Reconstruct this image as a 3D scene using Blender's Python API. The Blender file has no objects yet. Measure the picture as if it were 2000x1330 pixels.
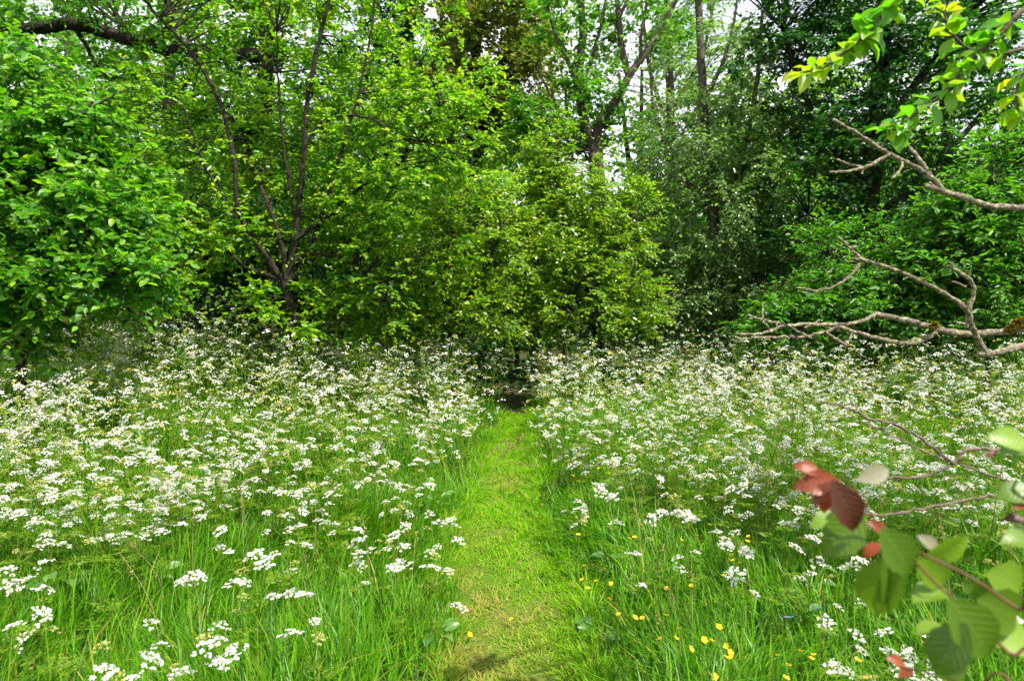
import bpy, math
import numpy as np
from mathutils import Vector, Matrix

# ------------------------------------------------------------------ camera, sky, sun, exposure
scene = bpy.context.scene
COL = scene.collection
EYE = 1.65
PITCH = math.radians(2.8)
FPX = 2000 * 24.0 / 36.0            # focal length in photograph pixels (2000 wide)
cam_data = bpy.data.cameras.new("camera")
cam_data.lens = 24.0
cam_data.sensor_width = 36.0
cam_data.clip_start = 0.05
cam_data.clip_end = 2000.0
cam_data.dof.use_dof = True
cam_data.dof.focus_distance = 5.5
cam_data.dof.aperture_fstop = 4.2
cam = bpy.data.objects.new("camera", cam_data)
COL.objects.link(cam)
cam.location = (0, 0, EYE)
cam.rotation_euler = (math.pi / 2 - PITCH, 0, 0)
scene.camera = cam

SUN_AZ, SUN_EL = math.radians(128), math.radians(58)
world = bpy.data.worlds.new("World")
scene.world = world
world.use_nodes = True
wn, wl = world.node_tree.nodes, world.node_tree.links
wn.clear()
w_out = wn.new("ShaderNodeOutputWorld")
w_bg = wn.new("ShaderNodeBackground")
w_sky = wn.new("ShaderNodeTexSky")
w_sky.sky_type = 'NISHITA'
w_sky.sun_disc = False
w_sky.sun_elevation = SUN_EL
w_sky.sun_rotation = SUN_AZ
w_tc = wn.new("ShaderNodeTexCoord")
w_no = wn.new("ShaderNodeTexNoise")
w_no.inputs["Scale"].default_value = 3.2
w_no.inputs["Detail"].default_value = 6.0
w_no.inputs["Roughness"].default_value = 0.6
w_cr = wn.new("ShaderNodeValToRGB")
w_cr.color_ramp.elements[0].position = 0.28
w_cr.color_ramp.elements[0].color = (0.15, 0.15, 0.15, 1)
w_cr.color_ramp.elements[1].position = 0.50
w_mx = wn.new("ShaderNodeMix")
w_mx.data_type = 'RGBA'
w_mx.inputs[7].default_value = (8.0, 8.3, 8.9, 1)      # sunlit cloud
wl.new(w_tc.outputs["Generated"], w_no.inputs["Vector"])
wl.new(w_no.outputs["Fac"], w_cr.inputs["Fac"])
wl.new(w_cr.outputs["Color"], w_mx.inputs[0])
wl.new(w_sky.outputs["Color"], w_mx.inputs[6])
wl.new(w_mx.outputs[2], w_bg.inputs["Color"])
w_bg.inputs["Strength"].default_value = 0.085
wl.new(w_bg.outputs["Background"], w_out.inputs["Surface"])

sun_data = bpy.data.lights.new("sun", 'SUN')
sun_data.energy = 5.0
sun_data.angle = math.radians(0.53)
sun_data.color = (1.0, 0.95, 0.86)
sun = bpy.data.objects.new("sun", sun_data)
COL.objects.link(sun)
to_sun = Vector((math.sin(SUN_AZ) * math.cos(SUN_EL), math.cos(SUN_AZ) * math.cos(SUN_EL), math.sin(SUN_EL)))
sun.rotation_euler = to_sun.to_track_quat('Z', 'Y').to_euler()
sun.location = to_sun * 30

scene.view_settings.view_transform = 'Standard'
scene.view_settings.look = 'None'
scene.view_settings.exposure = 1.1
scene.view_settings.gamma = 1.0
scene.view_settings.use_curve_mapping = False
scene.render.engine = 'CYCLES'
scene.cycles.use_denoising = True
scene.cycles.max_bounces = 5
scene.cycles.diffuse_bounces = 4
scene.cycles.glossy_bounces = 1
scene.cycles.transmission_bounces = 4
scene.cycles.use_adaptive_sampling = True
scene.cycles.adaptive_threshold = 0.02
scene.cycles.adaptive_min_samples = 16
scene.cycles.transparent_max_bounces = 4
scene.cycles.caustics_reflective = False
scene.cycles.caustics_refractive = False
scene.cycles.sample_clamp_indirect = 6.0
scene.render.use_persistent_data = False

rng = np.random.default_rng(20240)

# ------------------------------------------------------------------ helpers
CP, SP = math.cos(PITCH), math.sin(PITCH)


def P(px, py, d):
    """Point of the place seen at photograph pixel (px, py), d metres ahead."""
    cx = (px - 1000) / FPX
    cy = -(py - 665) / FPX
    fy = CP + cy * SP               # forward component
    fz = -SP + cy * CP
    s = d / fy
    return np.array([cx * s, d, EYE + fz * s])


def smooth(a, b, x):
    t = np.clip((np.asarray(x, float) - a) / (b - a), 0, 1)
    return t * t * (3 - 2 * t)


def wob(x, y, f=1.0, k=0.0):
    x, y = np.asarray(x, float), np.asarray(y, float)
    return (np.sin(x * 1.7 * f + 1.3 + k) * np.cos(y * 1.3 * f - 0.7 + k * 2) + 0.6 * np.sin(x * 3.1 * f - y * 2.3 * f + k * 3) +
            0.4 * np.cos(x * 5.3 * f + y * 4.1 * f + k)) / 2.0


def path_x(y):
    y = np.asarray(y, float)
    return 0.0 + 0.07 * np.sin(y * 0.75 + 0.4) + 0.025 * np.sin(y * 2.1)


def path_half(y):
    y = np.asarray(y, float)
    return 0.36 - 0.09 * smooth(4, 8.5, y) - 0.06 * smooth(8.5, 10, y) + 0.035 * np.sin(y * 1.9) + 0.02 * np.sin(y * 5.3)


def ground_z(x, y):
    x, y = np.asarray(x, float), np.asarray(y, float)
    near = smooth(0.4, 2.2, np.abs(x - path_x(y)))
    z = 0.05 * wob(x, y, 0.6) * near
    z = z + 0.54 * smooth(1.0, 6.0, -x) * smooth(3.0, 8.0, y)
    z = z + 0.10 * smooth(2.0, 6.0, x) * smooth(4.0, 9.0, y)
    return z


def make_mesh(name, V, faces, mats=(), mat_idx=None, attrs=None, smooth_shade=False):
    """faces: list of (n,k) int arrays, k vertices each."""
    me = bpy.data.meshes.new(name)
    V = np.ascontiguousarray(V, dtype=np.float32)
    faces = [np.asarray(f, dtype=np.int32) for f in faces if len(f)]
    me.vertices.add(len(V))
    me.vertices.foreach_set("co", V.ravel())
    nl = sum(f.size for f in faces)
    nf = sum(len(f) for f in faces)
    me.loops.add(nl)
    me.polygons.add(nf)
    me.loops.foreach_set("vertex_index", np.concatenate([f.ravel() for f in faces]))
    starts, s = [], 0
    for f in faces:
        starts.append(s + np.arange(len(f)) * f.shape[1])
        s += f.size
    me.polygons.foreach_set("loop_start", np.concatenate(starts).astype(np.int32))
    for m in mats:
        me.materials.append(m)
    if mat_idx is not None:
        me.polygons.foreach_set("material_index", np.asarray(mat_idx, dtype=np.int32))
    if attrs:
        for k, a in attrs.items():
            at = me.attributes.new(k, 'FLOAT', 'POINT')
            at.data.foreach_set("value", np.ascontiguousarray(a, dtype=np.float32))
    me.update(calc_edges=True)
    if smooth_shade:
        me.shade_smooth()
    return me


class Acc:
    """Collects pieces (vertices, faces, material) into one mesh."""

    def __init__(self):
        self.V, self.F, self.M, self.T, self.n = [], {}, {}, [], 0

    def add(self, V, faces, mat=0, tint=None):
        V = np.asarray(V, float)
        if tint is None:
            tint = np.zeros(len(V))
        for f in faces:
            f = np.asarray(f, dtype=np.int64)
            if not len(f):
                continue
            self.F.setdefault(f.shape[1], []).append(f + self.n)
            self.M.setdefault(f.shape[1], []).append(np.full(len(f), mat))
        self.V.append(V)
        self.T.append(tint)
        self.n += len(V)

    def mesh(self, name, mats, base=(0, 0, 0), smooth_shade=False):
        V = np.concatenate(self.V) - np.asarray(base, float)
        ks = sorted(self.F)
        return make_mesh(name, V, [np.concatenate(self.F[k]) for k in ks], mats, np.concatenate([np.concatenate(self.M[k]) for k in ks]),
                         {"tint": np.concatenate(self.T)}, smooth_shade)


def link(name, data, parent=None, loc=None):
    o = bpy.data.objects.new(name, data)
    COL.objects.link(o)
    if parent is not None:
        o.parent = parent
    if loc is not None:
        o.location = loc
    return o


def tag(o, label=None, category=None, group=None, kind=None):
    if label:
        o["label"] = label
    if category:
        o["category"] = category
    if group:
        o["group"] = group
    if kind:
        o["kind"] = kind
    return o


def unit(v):
    v = np.asarray(v, float)
    return v / np.maximum(np.linalg.norm(v, axis=-1, keepdims=True), 1e-9)


def spline(pts, n=6):
    """Catmull-Rom through pts (k,m) -> dense points."""
    p = np.asarray(pts, float)
    if len(p) < 3:
        t = np.linspace(0, 1, n + 1)[:, None]
        return p[0] * (1 - t) + p[-1] * t
    e = np.vstack([2 * p[0] - p[1], p, 2 * p[-1] - p[-2]])
    out = []
    for i in range(1, len(e) - 2):
        t = np.linspace(0, 1, n, endpoint=False)[:, None]
        a, b, c, d = e[i - 1], e[i], e[i + 1], e[i + 2]
        out.append(0.5 * (2 * b + (c - a) * t + (2 * a - 5 * b + 4 * c - d) * t ** 2 + (3 * b - a - 3 * c + d) * t ** 3))
    out.append(p[-1:])
    return np.vstack(out)


def tube(pts, radii, sides=6, rough=0.0, cap=True):
    pts = np.asarray(pts, float)
    radii = np.asarray(radii, float)
    n = len(pts)
    tan = unit(np.gradient(pts, axis=0))
    ref = np.array([0.31, 0.22, 0.93]) if abs(tan[0] @ np.array([0.31, 0.22, 0.93])) < 0.9 else np.array([1.0, 0.1, 0])
    ang = np.linspace(0, 2 * np.pi, sides, endpoint=False)
    V = np.zeros((n, sides, 3))
    s = unit(np.cross(tan[0], ref))
    for i in range(n):
        s = unit(s - tan[i] * (s @ tan[i]))
        b = np.cross(tan[i], s)
        r = radii[i] * (1 + rough * rng.normal(size=sides)) if rough else np.full(sides, radii[i])
        V[i] = pts[i] + np.cos(ang)[:, None] * s * r[:, None] + np.sin(ang)[:, None] * b * r[:, None]
    i, j = np.meshgrid(np.arange(n - 1), np.arange(sides), indexing='ij')
    a = i * sides + j
    b = i * sides + (j + 1) % sides
    Q = np.stack([a, b, b + sides, a + sides], -1).reshape(-1, 4)
    V = V.reshape(-1, 3)
    F = [Q]
    if cap:
        V = np.vstack([V, pts[-1] + tan[-1] * radii[-1] * 0.4])
        k = (n - 1) * sides
        F.append(np.stack([k + np.arange(sides), k + (np.arange(sides) + 1) % sides, np.full(sides, n * sides)], -1))
    return V, F


# leaf templates: (u along midrib, v sideways, w along the normal), faces
LEAF4 = (np.array([[0, 0, 0], [.48, .33, .08], [1, 0, -.10], [.48, -.33, .08]]), np.array([[0, 3, 2], [0, 2, 1]]))
LEAF6 = (np.array([[0, 0, 0], [.28, .27, .07], [.68, .25, .04], [1, 0, -.13], [.68, -.25, .04], [.28, -.27, .07]]),
         np.array([[0, 5, 4, 3], [0, 3, 2, 1]]))
LEAF6N = (LEAF6[0] * np.array([1, .62, 1]), LEAF6[1])
LEAF_BIG = (np.array([[0, 0, 0], [.16, .13, .02], [.40, .25, .05], [.66, .235, .04], [.86, .12, -.03], [1, 0, -.14],
                      [.16, -.13, .02], [.40, -.25, .05], [.66, -.235, .04], [.86, -.12, -.03],
                      [.16, 0, -.005], [.40, 0, -.01], [.66, 0, -.03], [.86, 0, -.075]]),
            None)
_bigF4 = np.array([[10, 1, 2, 11][::-1], [11, 2, 3, 12][::-1], [12, 3, 4, 13][::-1], [10, 6, 7, 11], [11, 7, 8, 12], [12, 8, 9, 13]])
_bigF3 = np.array([[0, 10, 1], [0, 6, 10], [13, 5, 4], [13, 9, 5]])


def place_leaves(pos, axis, nrm, size, tint, template):
    """All leaves as one vertex array + faces + tint per vertex."""
    T, F = template
    a = unit(axis)
    n = unit(nrm - a * np.sum(nrm * a, 1, keepdims=True))
    s = np.cross(n, a)
    k = len(T)
    V = pos[:, None, :] + size[:, None, None] * (T[None, :, 0, None] * a[:, None] + T[None, :, 1, None] * s[:, None] + T[None, :, 2, None] * n[:, None])
    FF = (F[None] + (np.arange(len(pos)) * k)[:, None, None]).reshape(-1, F.shape[1])
    return V.reshape(-1, 3), FF, np.repeat(tint, k)


# ------------------------------------------------------------------ materials
def new_mat(name):
    m = bpy.data.materials.new(name)
    m.use_nodes = True
    nt = m.node_tree
    nt.nodes.clear()
    return m, nt.nodes, nt.links, nt.nodes.new("ShaderNodeOutputMaterial")


def rgb(c):
    return (c[0], c[1], c[2], 1.0)


def leaf_mat(name, dark, light, young, trans, rough=0.42, spec=0.5, trans_fac=0.42, veins=False):
    """Leaf: random shade per leaf, young leaves (tint) of their own colour, light coming through."""
    m, N, L, out = new_mat(name)
    geo, obi, att = N.new("ShaderNodeNewGeometry"), N.new("ShaderNodeObjectInfo"), N.new("ShaderNodeAttribute")
    att.attribute_name = "tint"
    add = N.new("ShaderNodeMath"); add.operation = 'ADD'
    L.new(geo.outputs["Random Per Island"], add.inputs[0]); L.new(obi.outputs["Random"], add.inputs[1])
    fr = N.new("ShaderNodeMath"); fr.operation = 'FRACT'
    L.new(add.outputs[0], fr.inputs[0])
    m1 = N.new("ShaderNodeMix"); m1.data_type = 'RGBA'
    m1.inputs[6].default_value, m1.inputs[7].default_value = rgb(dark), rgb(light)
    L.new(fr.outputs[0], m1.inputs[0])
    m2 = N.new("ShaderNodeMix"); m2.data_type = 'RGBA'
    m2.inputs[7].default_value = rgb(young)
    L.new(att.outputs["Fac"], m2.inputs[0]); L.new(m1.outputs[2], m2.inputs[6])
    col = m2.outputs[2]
    pb = N.new("ShaderNodeBsdfPrincipled")
    pb.inputs["Roughness"].default_value = rough
    pb.inputs["Specular IOR Level"].default_value = spec
    L.new(col, pb.inputs["Base Color"])
    if veins:
        # midrib and side veins in the leaf's own coordinates (x along the rib, y across)
        tc, sx = N.new("ShaderNodeTexCoord"), N.new("ShaderNodeSeparateXYZ")
        L.new(tc.outputs["Object"], sx.inputs[0])

        def mth(op, a_, b_=None):
            q = N.new("ShaderNodeMath"); q.operation = op
            for i_, v_ in enumerate((a_, b_)):
                if v_ is None:
                    continue
                if isinstance(v_, (int, float)):
                    q.inputs[i_].default_value = v_
                else:
                    L.new(v_, q.inputs[i_])
            return q.outputs[0]
        ay = mth('ABSOLUTE', sx.outputs[1])
        rib = mth('LESS_THAN', ay, .014)
        ph = mth('SINE', mth('MULTIPLY', mth('SUBTRACT', sx.outputs[0], mth('MULTIPLY', ay, .9)), 52.0))
        vein = mth('MAXIMUM', rib, mth('MULTIPLY', mth('GREATER_THAN', ph, .86), .6))
        mv = N.new("ShaderNodeMix"); mv.data_type = 'RGBA'; mv.blend_type = 'MIX'
        mv.inputs[7].default_value = rgb([min(1, c_ * 1.35 + .05) for c_ in young])
        L.new(mth('MULTIPLY', vein, .14), mv.inputs[0]); L.new(col, mv.inputs[6])
        col = mv.outputs[2]
        L.new(col, pb.inputs["Base Color"])
        bp = N.new("ShaderNodeBump"); bp.inputs["Strength"].default_value = 0.12; bp.inputs["Distance"].default_value = 0.01
        L.new(mth('ADD', vein, mth('MULTIPLY', ph, .4)), bp.inputs["Height"]); L.new(bp.outputs[0], pb.inputs["Normal"])
    tr = N.new("ShaderNodeBsdfTranslucent")
    m3 = N.new("ShaderNodeMix"); m3.data_type = 'RGBA'; m3.blend_type = 'MULTIPLY'; m3.inputs[0].default_value = 1.0
    m3.inputs[7].default_value = rgb(trans)
    L.new(col, m3.inputs[6]); L.new(m3.outputs[2], tr.inputs["Color"])
    mx = N.new("ShaderNodeMixShader"); mx.inputs[0].default_value = trans_fac
    L.new(pb.outputs[0], mx.inputs[1]); L.new(tr.outputs[0], mx.inputs[2]); L.new(mx.outputs[0], out.inputs["Surface"])
    return m


def bark_mat(name, c1, c2, scale=18, lichen=None, lichen_at=0.62, bump=0.6):
    m, N, L, out = new_mat(name)
    tc, n1 = N.new("ShaderNodeTexCoord"), N.new("ShaderNodeTexNoise")
    n1.inputs["Scale"].default_value = scale; n1.inputs["Detail"].default_value = 8; n1.inputs["Roughness"].default_value = 0.7
    L.new(tc.outputs["Object"], n1.inputs["Vector"])
    mx = N.new("ShaderNodeMix"); mx.data_type = 'RGBA'
    mx.inputs[6].default_value, mx.inputs[7].default_value = rgb(c1), rgb(c2)
    cr = N.new("ShaderNodeValToRGB"); cr.color_ramp.elements[0].position = 0.35; cr.color_ramp.elements[1].position = 0.65
    L.new(n1.outputs["Fac"], cr.inputs[0]); L.new(cr.outputs[0], mx.inputs[0])
    col = mx.outputs[2]
    if lichen:
        n2 = N.new("ShaderNodeTexNoise"); n2.inputs["Scale"].default_value = scale * 0.9; n2.inputs["Detail"].default_value = 5
        mp = N.new("ShaderNodeMapping"); mp.inputs["Location"].default_value = (3.3, 1.7, 5.1)
        L.new(tc.outputs["Object"], mp.inputs[0]); L.new(mp.outputs[0], n2.inputs["Vector"])
        c2r = N.new("ShaderNodeValToRGB"); c2r.color_ramp.elements[0].position = lichen_at - 0.08; c2r.color_ramp.elements[1].position = lichen_at
        L.new(n2.outputs["Fac"], c2r.inputs[0])
        ml = N.new("ShaderNodeMix"); ml.data_type = 'RGBA'; ml.inputs[7].default_value = rgb(lichen)
        L.new(c2r.outputs[0], ml.inputs[0]); L.new(col, ml.inputs[6])
        col = ml.outputs[2]
    pb = N.new("ShaderNodeBsdfPrincipled"); pb.inputs["Roughness"].default_value = 0.85; pb.inputs["Specular IOR Level"].default_value = 0.2
    bp = N.new("ShaderNodeBump"); bp.inputs["Strength"].default_value = bump; bp.inputs["Distance"].default_value = 0.02
    L.new(n1.outputs["Fac"], bp.inputs["Height"]); L.new(bp.outputs[0], pb.inputs["Normal"])
    L.new(col, pb.inputs["Base Color"]); L.new(pb.outputs[0], out.inputs["Surface"])
    return m


def soil_mat(name, c1, c2, c3, scale=3.0):
    m, N, L, out = new_mat(name)
    tc, n1, n2 = N.new("ShaderNodeTexCoord"), N.new("ShaderNodeTexNoise"), N.new("ShaderNodeTexNoise")
    n1.inputs["Scale"].default_value = scale; n1.inputs["Detail"].default_value = 6
    n2.inputs["Scale"].default_value = scale * 22; n2.inputs["Detail"].default_value = 6
    L.new(tc.outputs["Object"], n1.inputs["Vector"]); L.new(tc.outputs["Object"], n2.inputs["Vector"])
    a, b = N.new("ShaderNodeMix"), N.new("ShaderNodeMix")
    a.data_type = b.data_type = 'RGBA'
    a.inputs[6].default_value, a.inputs[7].default_value = rgb(c1), rgb(c2)
    b.inputs[7].default_value = rgb(c3)
    L.new(n2.outputs["Fac"], a.inputs[0]); L.new(a.outputs[2], b.inputs[6])
    cr = N.new("ShaderNodeValToRGB"); cr.color_ramp.elements[0].position = 0.48; cr.color_ramp.elements[1].position = 0.68
    L.new(n1.outputs["Fac"], cr.inputs[0]); L.new(cr.outputs[0], b.inputs[0])
    pb = N.new("ShaderNodeBsdfPrincipled"); pb.inputs["Roughness"].default_value = 0.95; pb.inputs["Specular IOR Level"].default_value = 0.1
    bp = N.new("ShaderNodeBump"); bp.inputs["Strength"].default_value = 0.8; bp.inputs["Distance"].default_value = 0.02
    L.new(n2.outputs["Fac"], bp.inputs["Height"]); L.new(bp.outputs[0], pb.inputs["Normal"])
    L.new(b.outputs[2], pb.inputs["Base Color"]); L.new(pb.outputs[0], out.inputs["Surface"])
    return m


TR = (1.9, 2.2, 0.9)
M_grass = leaf_mat("meadow_grass", (.016, .090, .0015), (.11, .31, .0025), (.30, .27, .04), TR, 0.42, 0.25, 0.42)
M_lawn = leaf_mat("mown_grass", (.085, .23, .003), (.22, .39, .005), (.36, .25, .09), TR, 0.55, 0.16, 0.42)
M_fern = leaf_mat("parsley_leaf", (.035, .12, .003), (.13, .235, .006), (.30, .29, .02), TR, 0.5, 0.35, 0.42)
M_petal = leaf_mat("white_petal", (.72, .73, .64), (.84, .84, .80), (.40, .42, .14), (1.0, 1.0, .95), 0.6, 0.2, 0.35)
M_seed = leaf_mat("green_umbel", (.30, .34, .06), (.48, .50, .20), (.45, .34, .08), (1.2, 1.2, .7), 0.6, 0.2, 0.35)
M_butter = leaf_mat("buttercup_petal", (.80, .52, .004), (.88, .66, .006), (.85, .60, .01), (1.1, 1.05, .5), 0.25, 0.6, 0.3)
M_dock = leaf_mat("broad_leaf", (.05, .15, .03), (.10, .22, .05), (.20, .25, .05), TR, 0.33, 0.6, 0.3, True)
M_plum = leaf_mat("plum_leaf", (.055, .17, .006), (.14, .30, .008), (.34, .42, .010), TR, 0.33, 0.55, 0.48)
M_thorn = leaf_mat("hawthorn_leaf", (.07, .17, .008), (.16, .28, .012), (.32, .39, .02), TR, 0.31, 0.6, 0.44)
M_bigleaf = leaf_mat("bush_leaf", (.018, .10, .004), (.075, .24, .008), (.21, .38, .012), TR, 0.45, 0.4, 0.44)
M_oak = leaf_mat("oak_leaf", (.04, .15, .008), (.09, .24, .010), (.20, .30, .02), TR, 0.42, 0.45, 0.42)
M_olive = leaf_mat("maple_leaf", (.07, .11, .012), (.14, .18, .02), (.27, .24, .05), TR, 0.45, 0.4, 0.38)
M_willow = leaf_mat("willow_leaf", (.07, .15, .04), (.17, .26, .08), (.26, .35, .06), TR, 0.30, 0.65, 0.42)
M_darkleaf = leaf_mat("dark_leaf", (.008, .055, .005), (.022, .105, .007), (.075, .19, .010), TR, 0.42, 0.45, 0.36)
M_elder = leaf_mat("elder_leaf", (.025, .11, .006), (.075, .215, .010), (.18, .36, .02), TR, 0.42, 0.45, 0.42)
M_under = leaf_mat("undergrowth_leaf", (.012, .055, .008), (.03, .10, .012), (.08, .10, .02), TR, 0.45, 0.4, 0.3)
M_fruit = leaf_mat("fruit_leaf", (.05, .20, .008), (.11, .30, .010), (.40, .44, .012), TR, 0.30, 0.6, 0.46, True)
M_sprig = leaf_mat("sprig_leaf", (.042, .095, .006), (.075, .145, .008), (.16, .26, .02), TR, 0.38, 0.4, 0.34, True)
M_red = leaf_mat("red_leaf", (.06, .022, .010), (.09, .030, .015), (.26, .05, .012), (1.4, .8, .5), 0.38, 0.4, 0.35, True)
M_pale = leaf_mat("pale_leaf", (.22, .21, .13), (.27, .25, .15), (.27, .25, .16), (1.2, 1.2, .9), 0.5, 0.3, 0.3, True)
M_stem = leaf_mat("green_stem", (.07, .19, .006), (.16, .27, .015), (.24, .20, .06), (1, 1, .6), 0.5, 0.2, 0.1)
M_redstem = leaf_mat("red_stem", (.10, .032, .014), (.14, .045, .02), (.20, .10, .05), (1, 1, .6), 0.5, 0.3, 0.05)
M_straw = leaf_mat("seed_grass", (.26, .23, .09), (.40, .34, .15), (.28, .19, .08), (1.2, 1.1, .8), 0.6, 0.2, 0.3)
M_bark = bark_mat("brown_bark", (.016, .012, .008), (.062, .048, .034), 16, (.06, .07, .022), 0.62)
M_darkbark = bark_mat("dark_bark", (.008, .006, .004), (.034, .027, .019), 14, (.03, .035, .012), 0.60)
M_greybark = bark_mat("grey_bark", (.05, .04, .03), (.14, .115, .09), 14)
M_dead = bark_mat("dead_wood", (.075, .06, .036), (.32, .27, .18), 70, (.40, .37, .24), 0.58, 1.0)
M_twig = bark_mat("twig_bark", (.07, .05, .035), (.20, .155, .11), 40)
M_lichen = bark_mat("yellow_lichen", (.10, .07, .008), (.30, .20, .015), 90)
M_soil = soil_mat("meadow_soil", (.035, .028, .015), (.07, .06, .03), (.05, .09, .012))
M_thatch = soil_mat("path_thatch", (.04, .09, .005), (.08, .16, .008), (.12, .11, .03), 2.2)

# ------------------------------------------------------------------ ground and path
def axis_grid(lo, hi, fine_lo, fine_hi, step, big):
    a = np.arange(fine_lo, fine_hi + 1e-6, step)
    left = fine_lo - np.geomspace(step, fine_lo - lo, big)[::-1]
    right = fine_hi + np.geomspace(step, hi - fine_hi, big)
    return np.concatenate([left, a, right])


gx = axis_grid(-300, 300, -9, 9, 0.25, 22)
gy = axis_grid(-300, 400, -2, 15, 0.25, 22)
GX, GY = np.meshgrid(gx, gy, indexing='ij')
GZ = ground_z(GX, GY)
ny = len(gy)
i, j = np.meshgrid(np.arange(len(gx) - 1), np.arange(ny - 1), indexing='ij')
a = (i * ny + j).ravel()
quad = np.stack([a, a + ny, a + ny + 1, a + 1], -1)
o = link("ground", make_mesh("ground", np.stack([GX, GY, GZ], -1).reshape(-1, 3), [quad], [M_soil], smooth_shade=True))
tag(o, "earth of the meadow and the wood floor", kind="structure")

ys = np.linspace(-1.0, 10.4, 90)
us = np.linspace(-1, 1, 7)
PX = path_x(ys)[:, None] + us[None] * (path_half(ys)[:, None] + 0.03)
PY = np.repeat(ys[:, None], 7, 1)
PZ = ground_z(PX, PY) + 0.006 + 0.006 * (1 - us[None] ** 2)
i, j = np.meshgrid(np.arange(len(ys) - 1), np.arange(6), indexing='ij')
a = (i * 7 + j).ravel()
o = link("path", make_mesh("path", np.stack([PX, PY, PZ], -1).reshape(-1, 3), [np.stack([a, a + 1, a + 8, a + 7], -1)], [M_thatch], smooth_shade=True))
tag(o, "narrow mown grass path running into the trees", kind="structure")


# ------------------------------------------------------------------ grass
def blades(x, y, h, w, head, lean, curl, tint, segs=3):
    """Bent tapering blades: one vertex array, faces, tint."""
    n = len(x)
    z = ground_z(x, y) - 0.01
    ts = np.array([0, .38, .72, 1.0]) if segs == 3 else np.array([0, .55, 1.0])
    wd = np.array([.8, 1.0, .7, 0]) if segs == 3 else np.array([.9, .8, 0])
    dx, dy = np.cos(head), np.sin(head)
    tw = head + np.pi / 2 + rng.normal(0, .5, n)
    sx, sy = np.cos(tw), np.sin(tw)
    rows = []
    for t, q in zip(ts, wd):
        out = h * (lean * t + curl * t ** 3)
        up = h * (t - 0.45 * np.minimum(curl, 1.6) * t ** 3 - 0.15 * lean * t)
        cx, cy, cz = x + dx * out, y + dy * out, z + up
        if q > 0:
            rows.append(np.stack([cx - sx * w * q / 2, cy - sy * w * q / 2, cz], -1))
            rows.append(np.stack([cx + sx * w * q / 2, cy + sy * w * q / 2, cz], -1))
        else:
            rows.append(np.stack([cx, cy, cz], -1))
    k = len(rows)
    V = np.stack(rows, 1).reshape(-1, 3)
    b = (np.arange(n) * k)[:, None]
    Q = [np.array([[2 * s, 2 * s + 1, 2 * s + 3, 2 * s + 2]]) + b for s in range(segs - 1)]
    T = np.array([[k - 3, k - 2, k - 1]]) + b
    return V, [np.vstack(Q), T], np.repeat(tint, k)


def scatter(n, x0, x1, y0, y1):
    return rng.uniform(x0, x1, n), rng.uniform(y0, y1, n)


def off_path(x, y, extra=0.0):
    return np.abs(x - path_x(y)) - path_half(y) - extra


DRY = [(P(905, 1165, 3.75)[0] - .03, 3.72, .24, 1.3), (P(960, 1190, 3.6)[0], 3.55, .20, 1.0), (-.12, 3.1, .28, .8), (P(930, 1060, 4.8)[0], 4.75, .2, .35),
       (P(985, 940, 6.3)[0], 6.3, .2, .6), (-.15, 2.5, .22, .4)]


def dryness(x, y):
    d = np.zeros_like(x)
    for cx, cy, r, k in DRY:
        d = np.maximum(d, k * np.exp(-((x - cx) ** 2 + ((y - cy) * .7) ** 2) / r ** 2))
    return d


acc = Acc()
# long grass near the camera, thinning with distance; fewer blades outside the view
for (n, y0, y1, hmin, hmax, wid, segs) in ((50000, 1.1, 3.4, .22, .46, .0064, 3), (56000, 3.4, 5.6, .22, .46, .0078, 3), (60000, 5.6, 11.5, .28, .55, .013, 2)):
    y = rng.uniform(y0, y1, n)
    x = rng.uniform(-1, 1, n) * (0.80 * y + 0.9)
    keep = off_path(x, y, -0.04 + 0.09 * wob(x, y, 4) + 0.05 * wob(x, y, 11, 2)) > 0
    x, y = x[keep], y[keep]
    clump = wob(x, y, 2.3, 1.0)
    keep = rng.uniform(0, 1, len(x)) < 0.62 + 0.5 * clump
    x, y, clump = x[keep], y[keep], clump[keep]
    edge = smooth(0.0, 0.35, off_path(x, y))
    right = smooth(-.2, .6, x)
    h = rng.uniform(hmin, hmax, len(x)) * (0.42 + 0.58 * edge) * (1 + .18 * clump) * (1 - .12 * right)
    head = 1.3 + 2.2 * wob(x, y, 1.1, 2.0) + rng.normal(0, .9, len(x))
    lean = np.abs(rng.normal(.16, .14, len(x))) + .05 * right
    curl = np.abs(rng.normal(.22, .26, len(x))) + (rng.uniform(0, 1, len(x)) < .10) * rng.uniform(.5, 1.1, len(x)) + right * (rng.uniform(0, 1, len(x)) < .3) * rng.uniform(.3, 1.0, len(x))
    w = wid * rng.uniform(.6, 1.4, len(x)) * (1 + .35 * right)
    tint = np.where(rng.uniform(0, 1, len(x)) < .07, rng.uniform(.3, 1, len(x)), rng.uniform(0, .16, len(x)) ** 1.2)
    V, F, t = blades(x, y, h, w, head, lean, curl, tint, segs)
    acc.add(V, F, 0, t)
# the meadow goes on beside the view
n = 20000
y = rng.uniform(.3, 6.5, n)
x = rng.choice([-1, 1], n) * (0.80 * y + 0.8 + rng.uniform(0, 1.9, n))
V, F, t = blades(x, y, rng.uniform(.24, .46, n), .011 * rng.uniform(.6, 1.4, n), 1.3 + 2.2 * wob(x, y, 1.1, 2.0) + rng.normal(0, .9, n), np.abs(rng.normal(.16, .14, n)), np.abs(rng.normal(.22, .26, n)), rng.uniform(0, .16, n), 2)
acc.add(V, F, 0, t)
o = link("meadow_grass", acc.mesh("meadow_grass", [M_grass]))
tag(o, "long bright green meadow grass on both sides of the path", "grass", kind="stuff")

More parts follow.
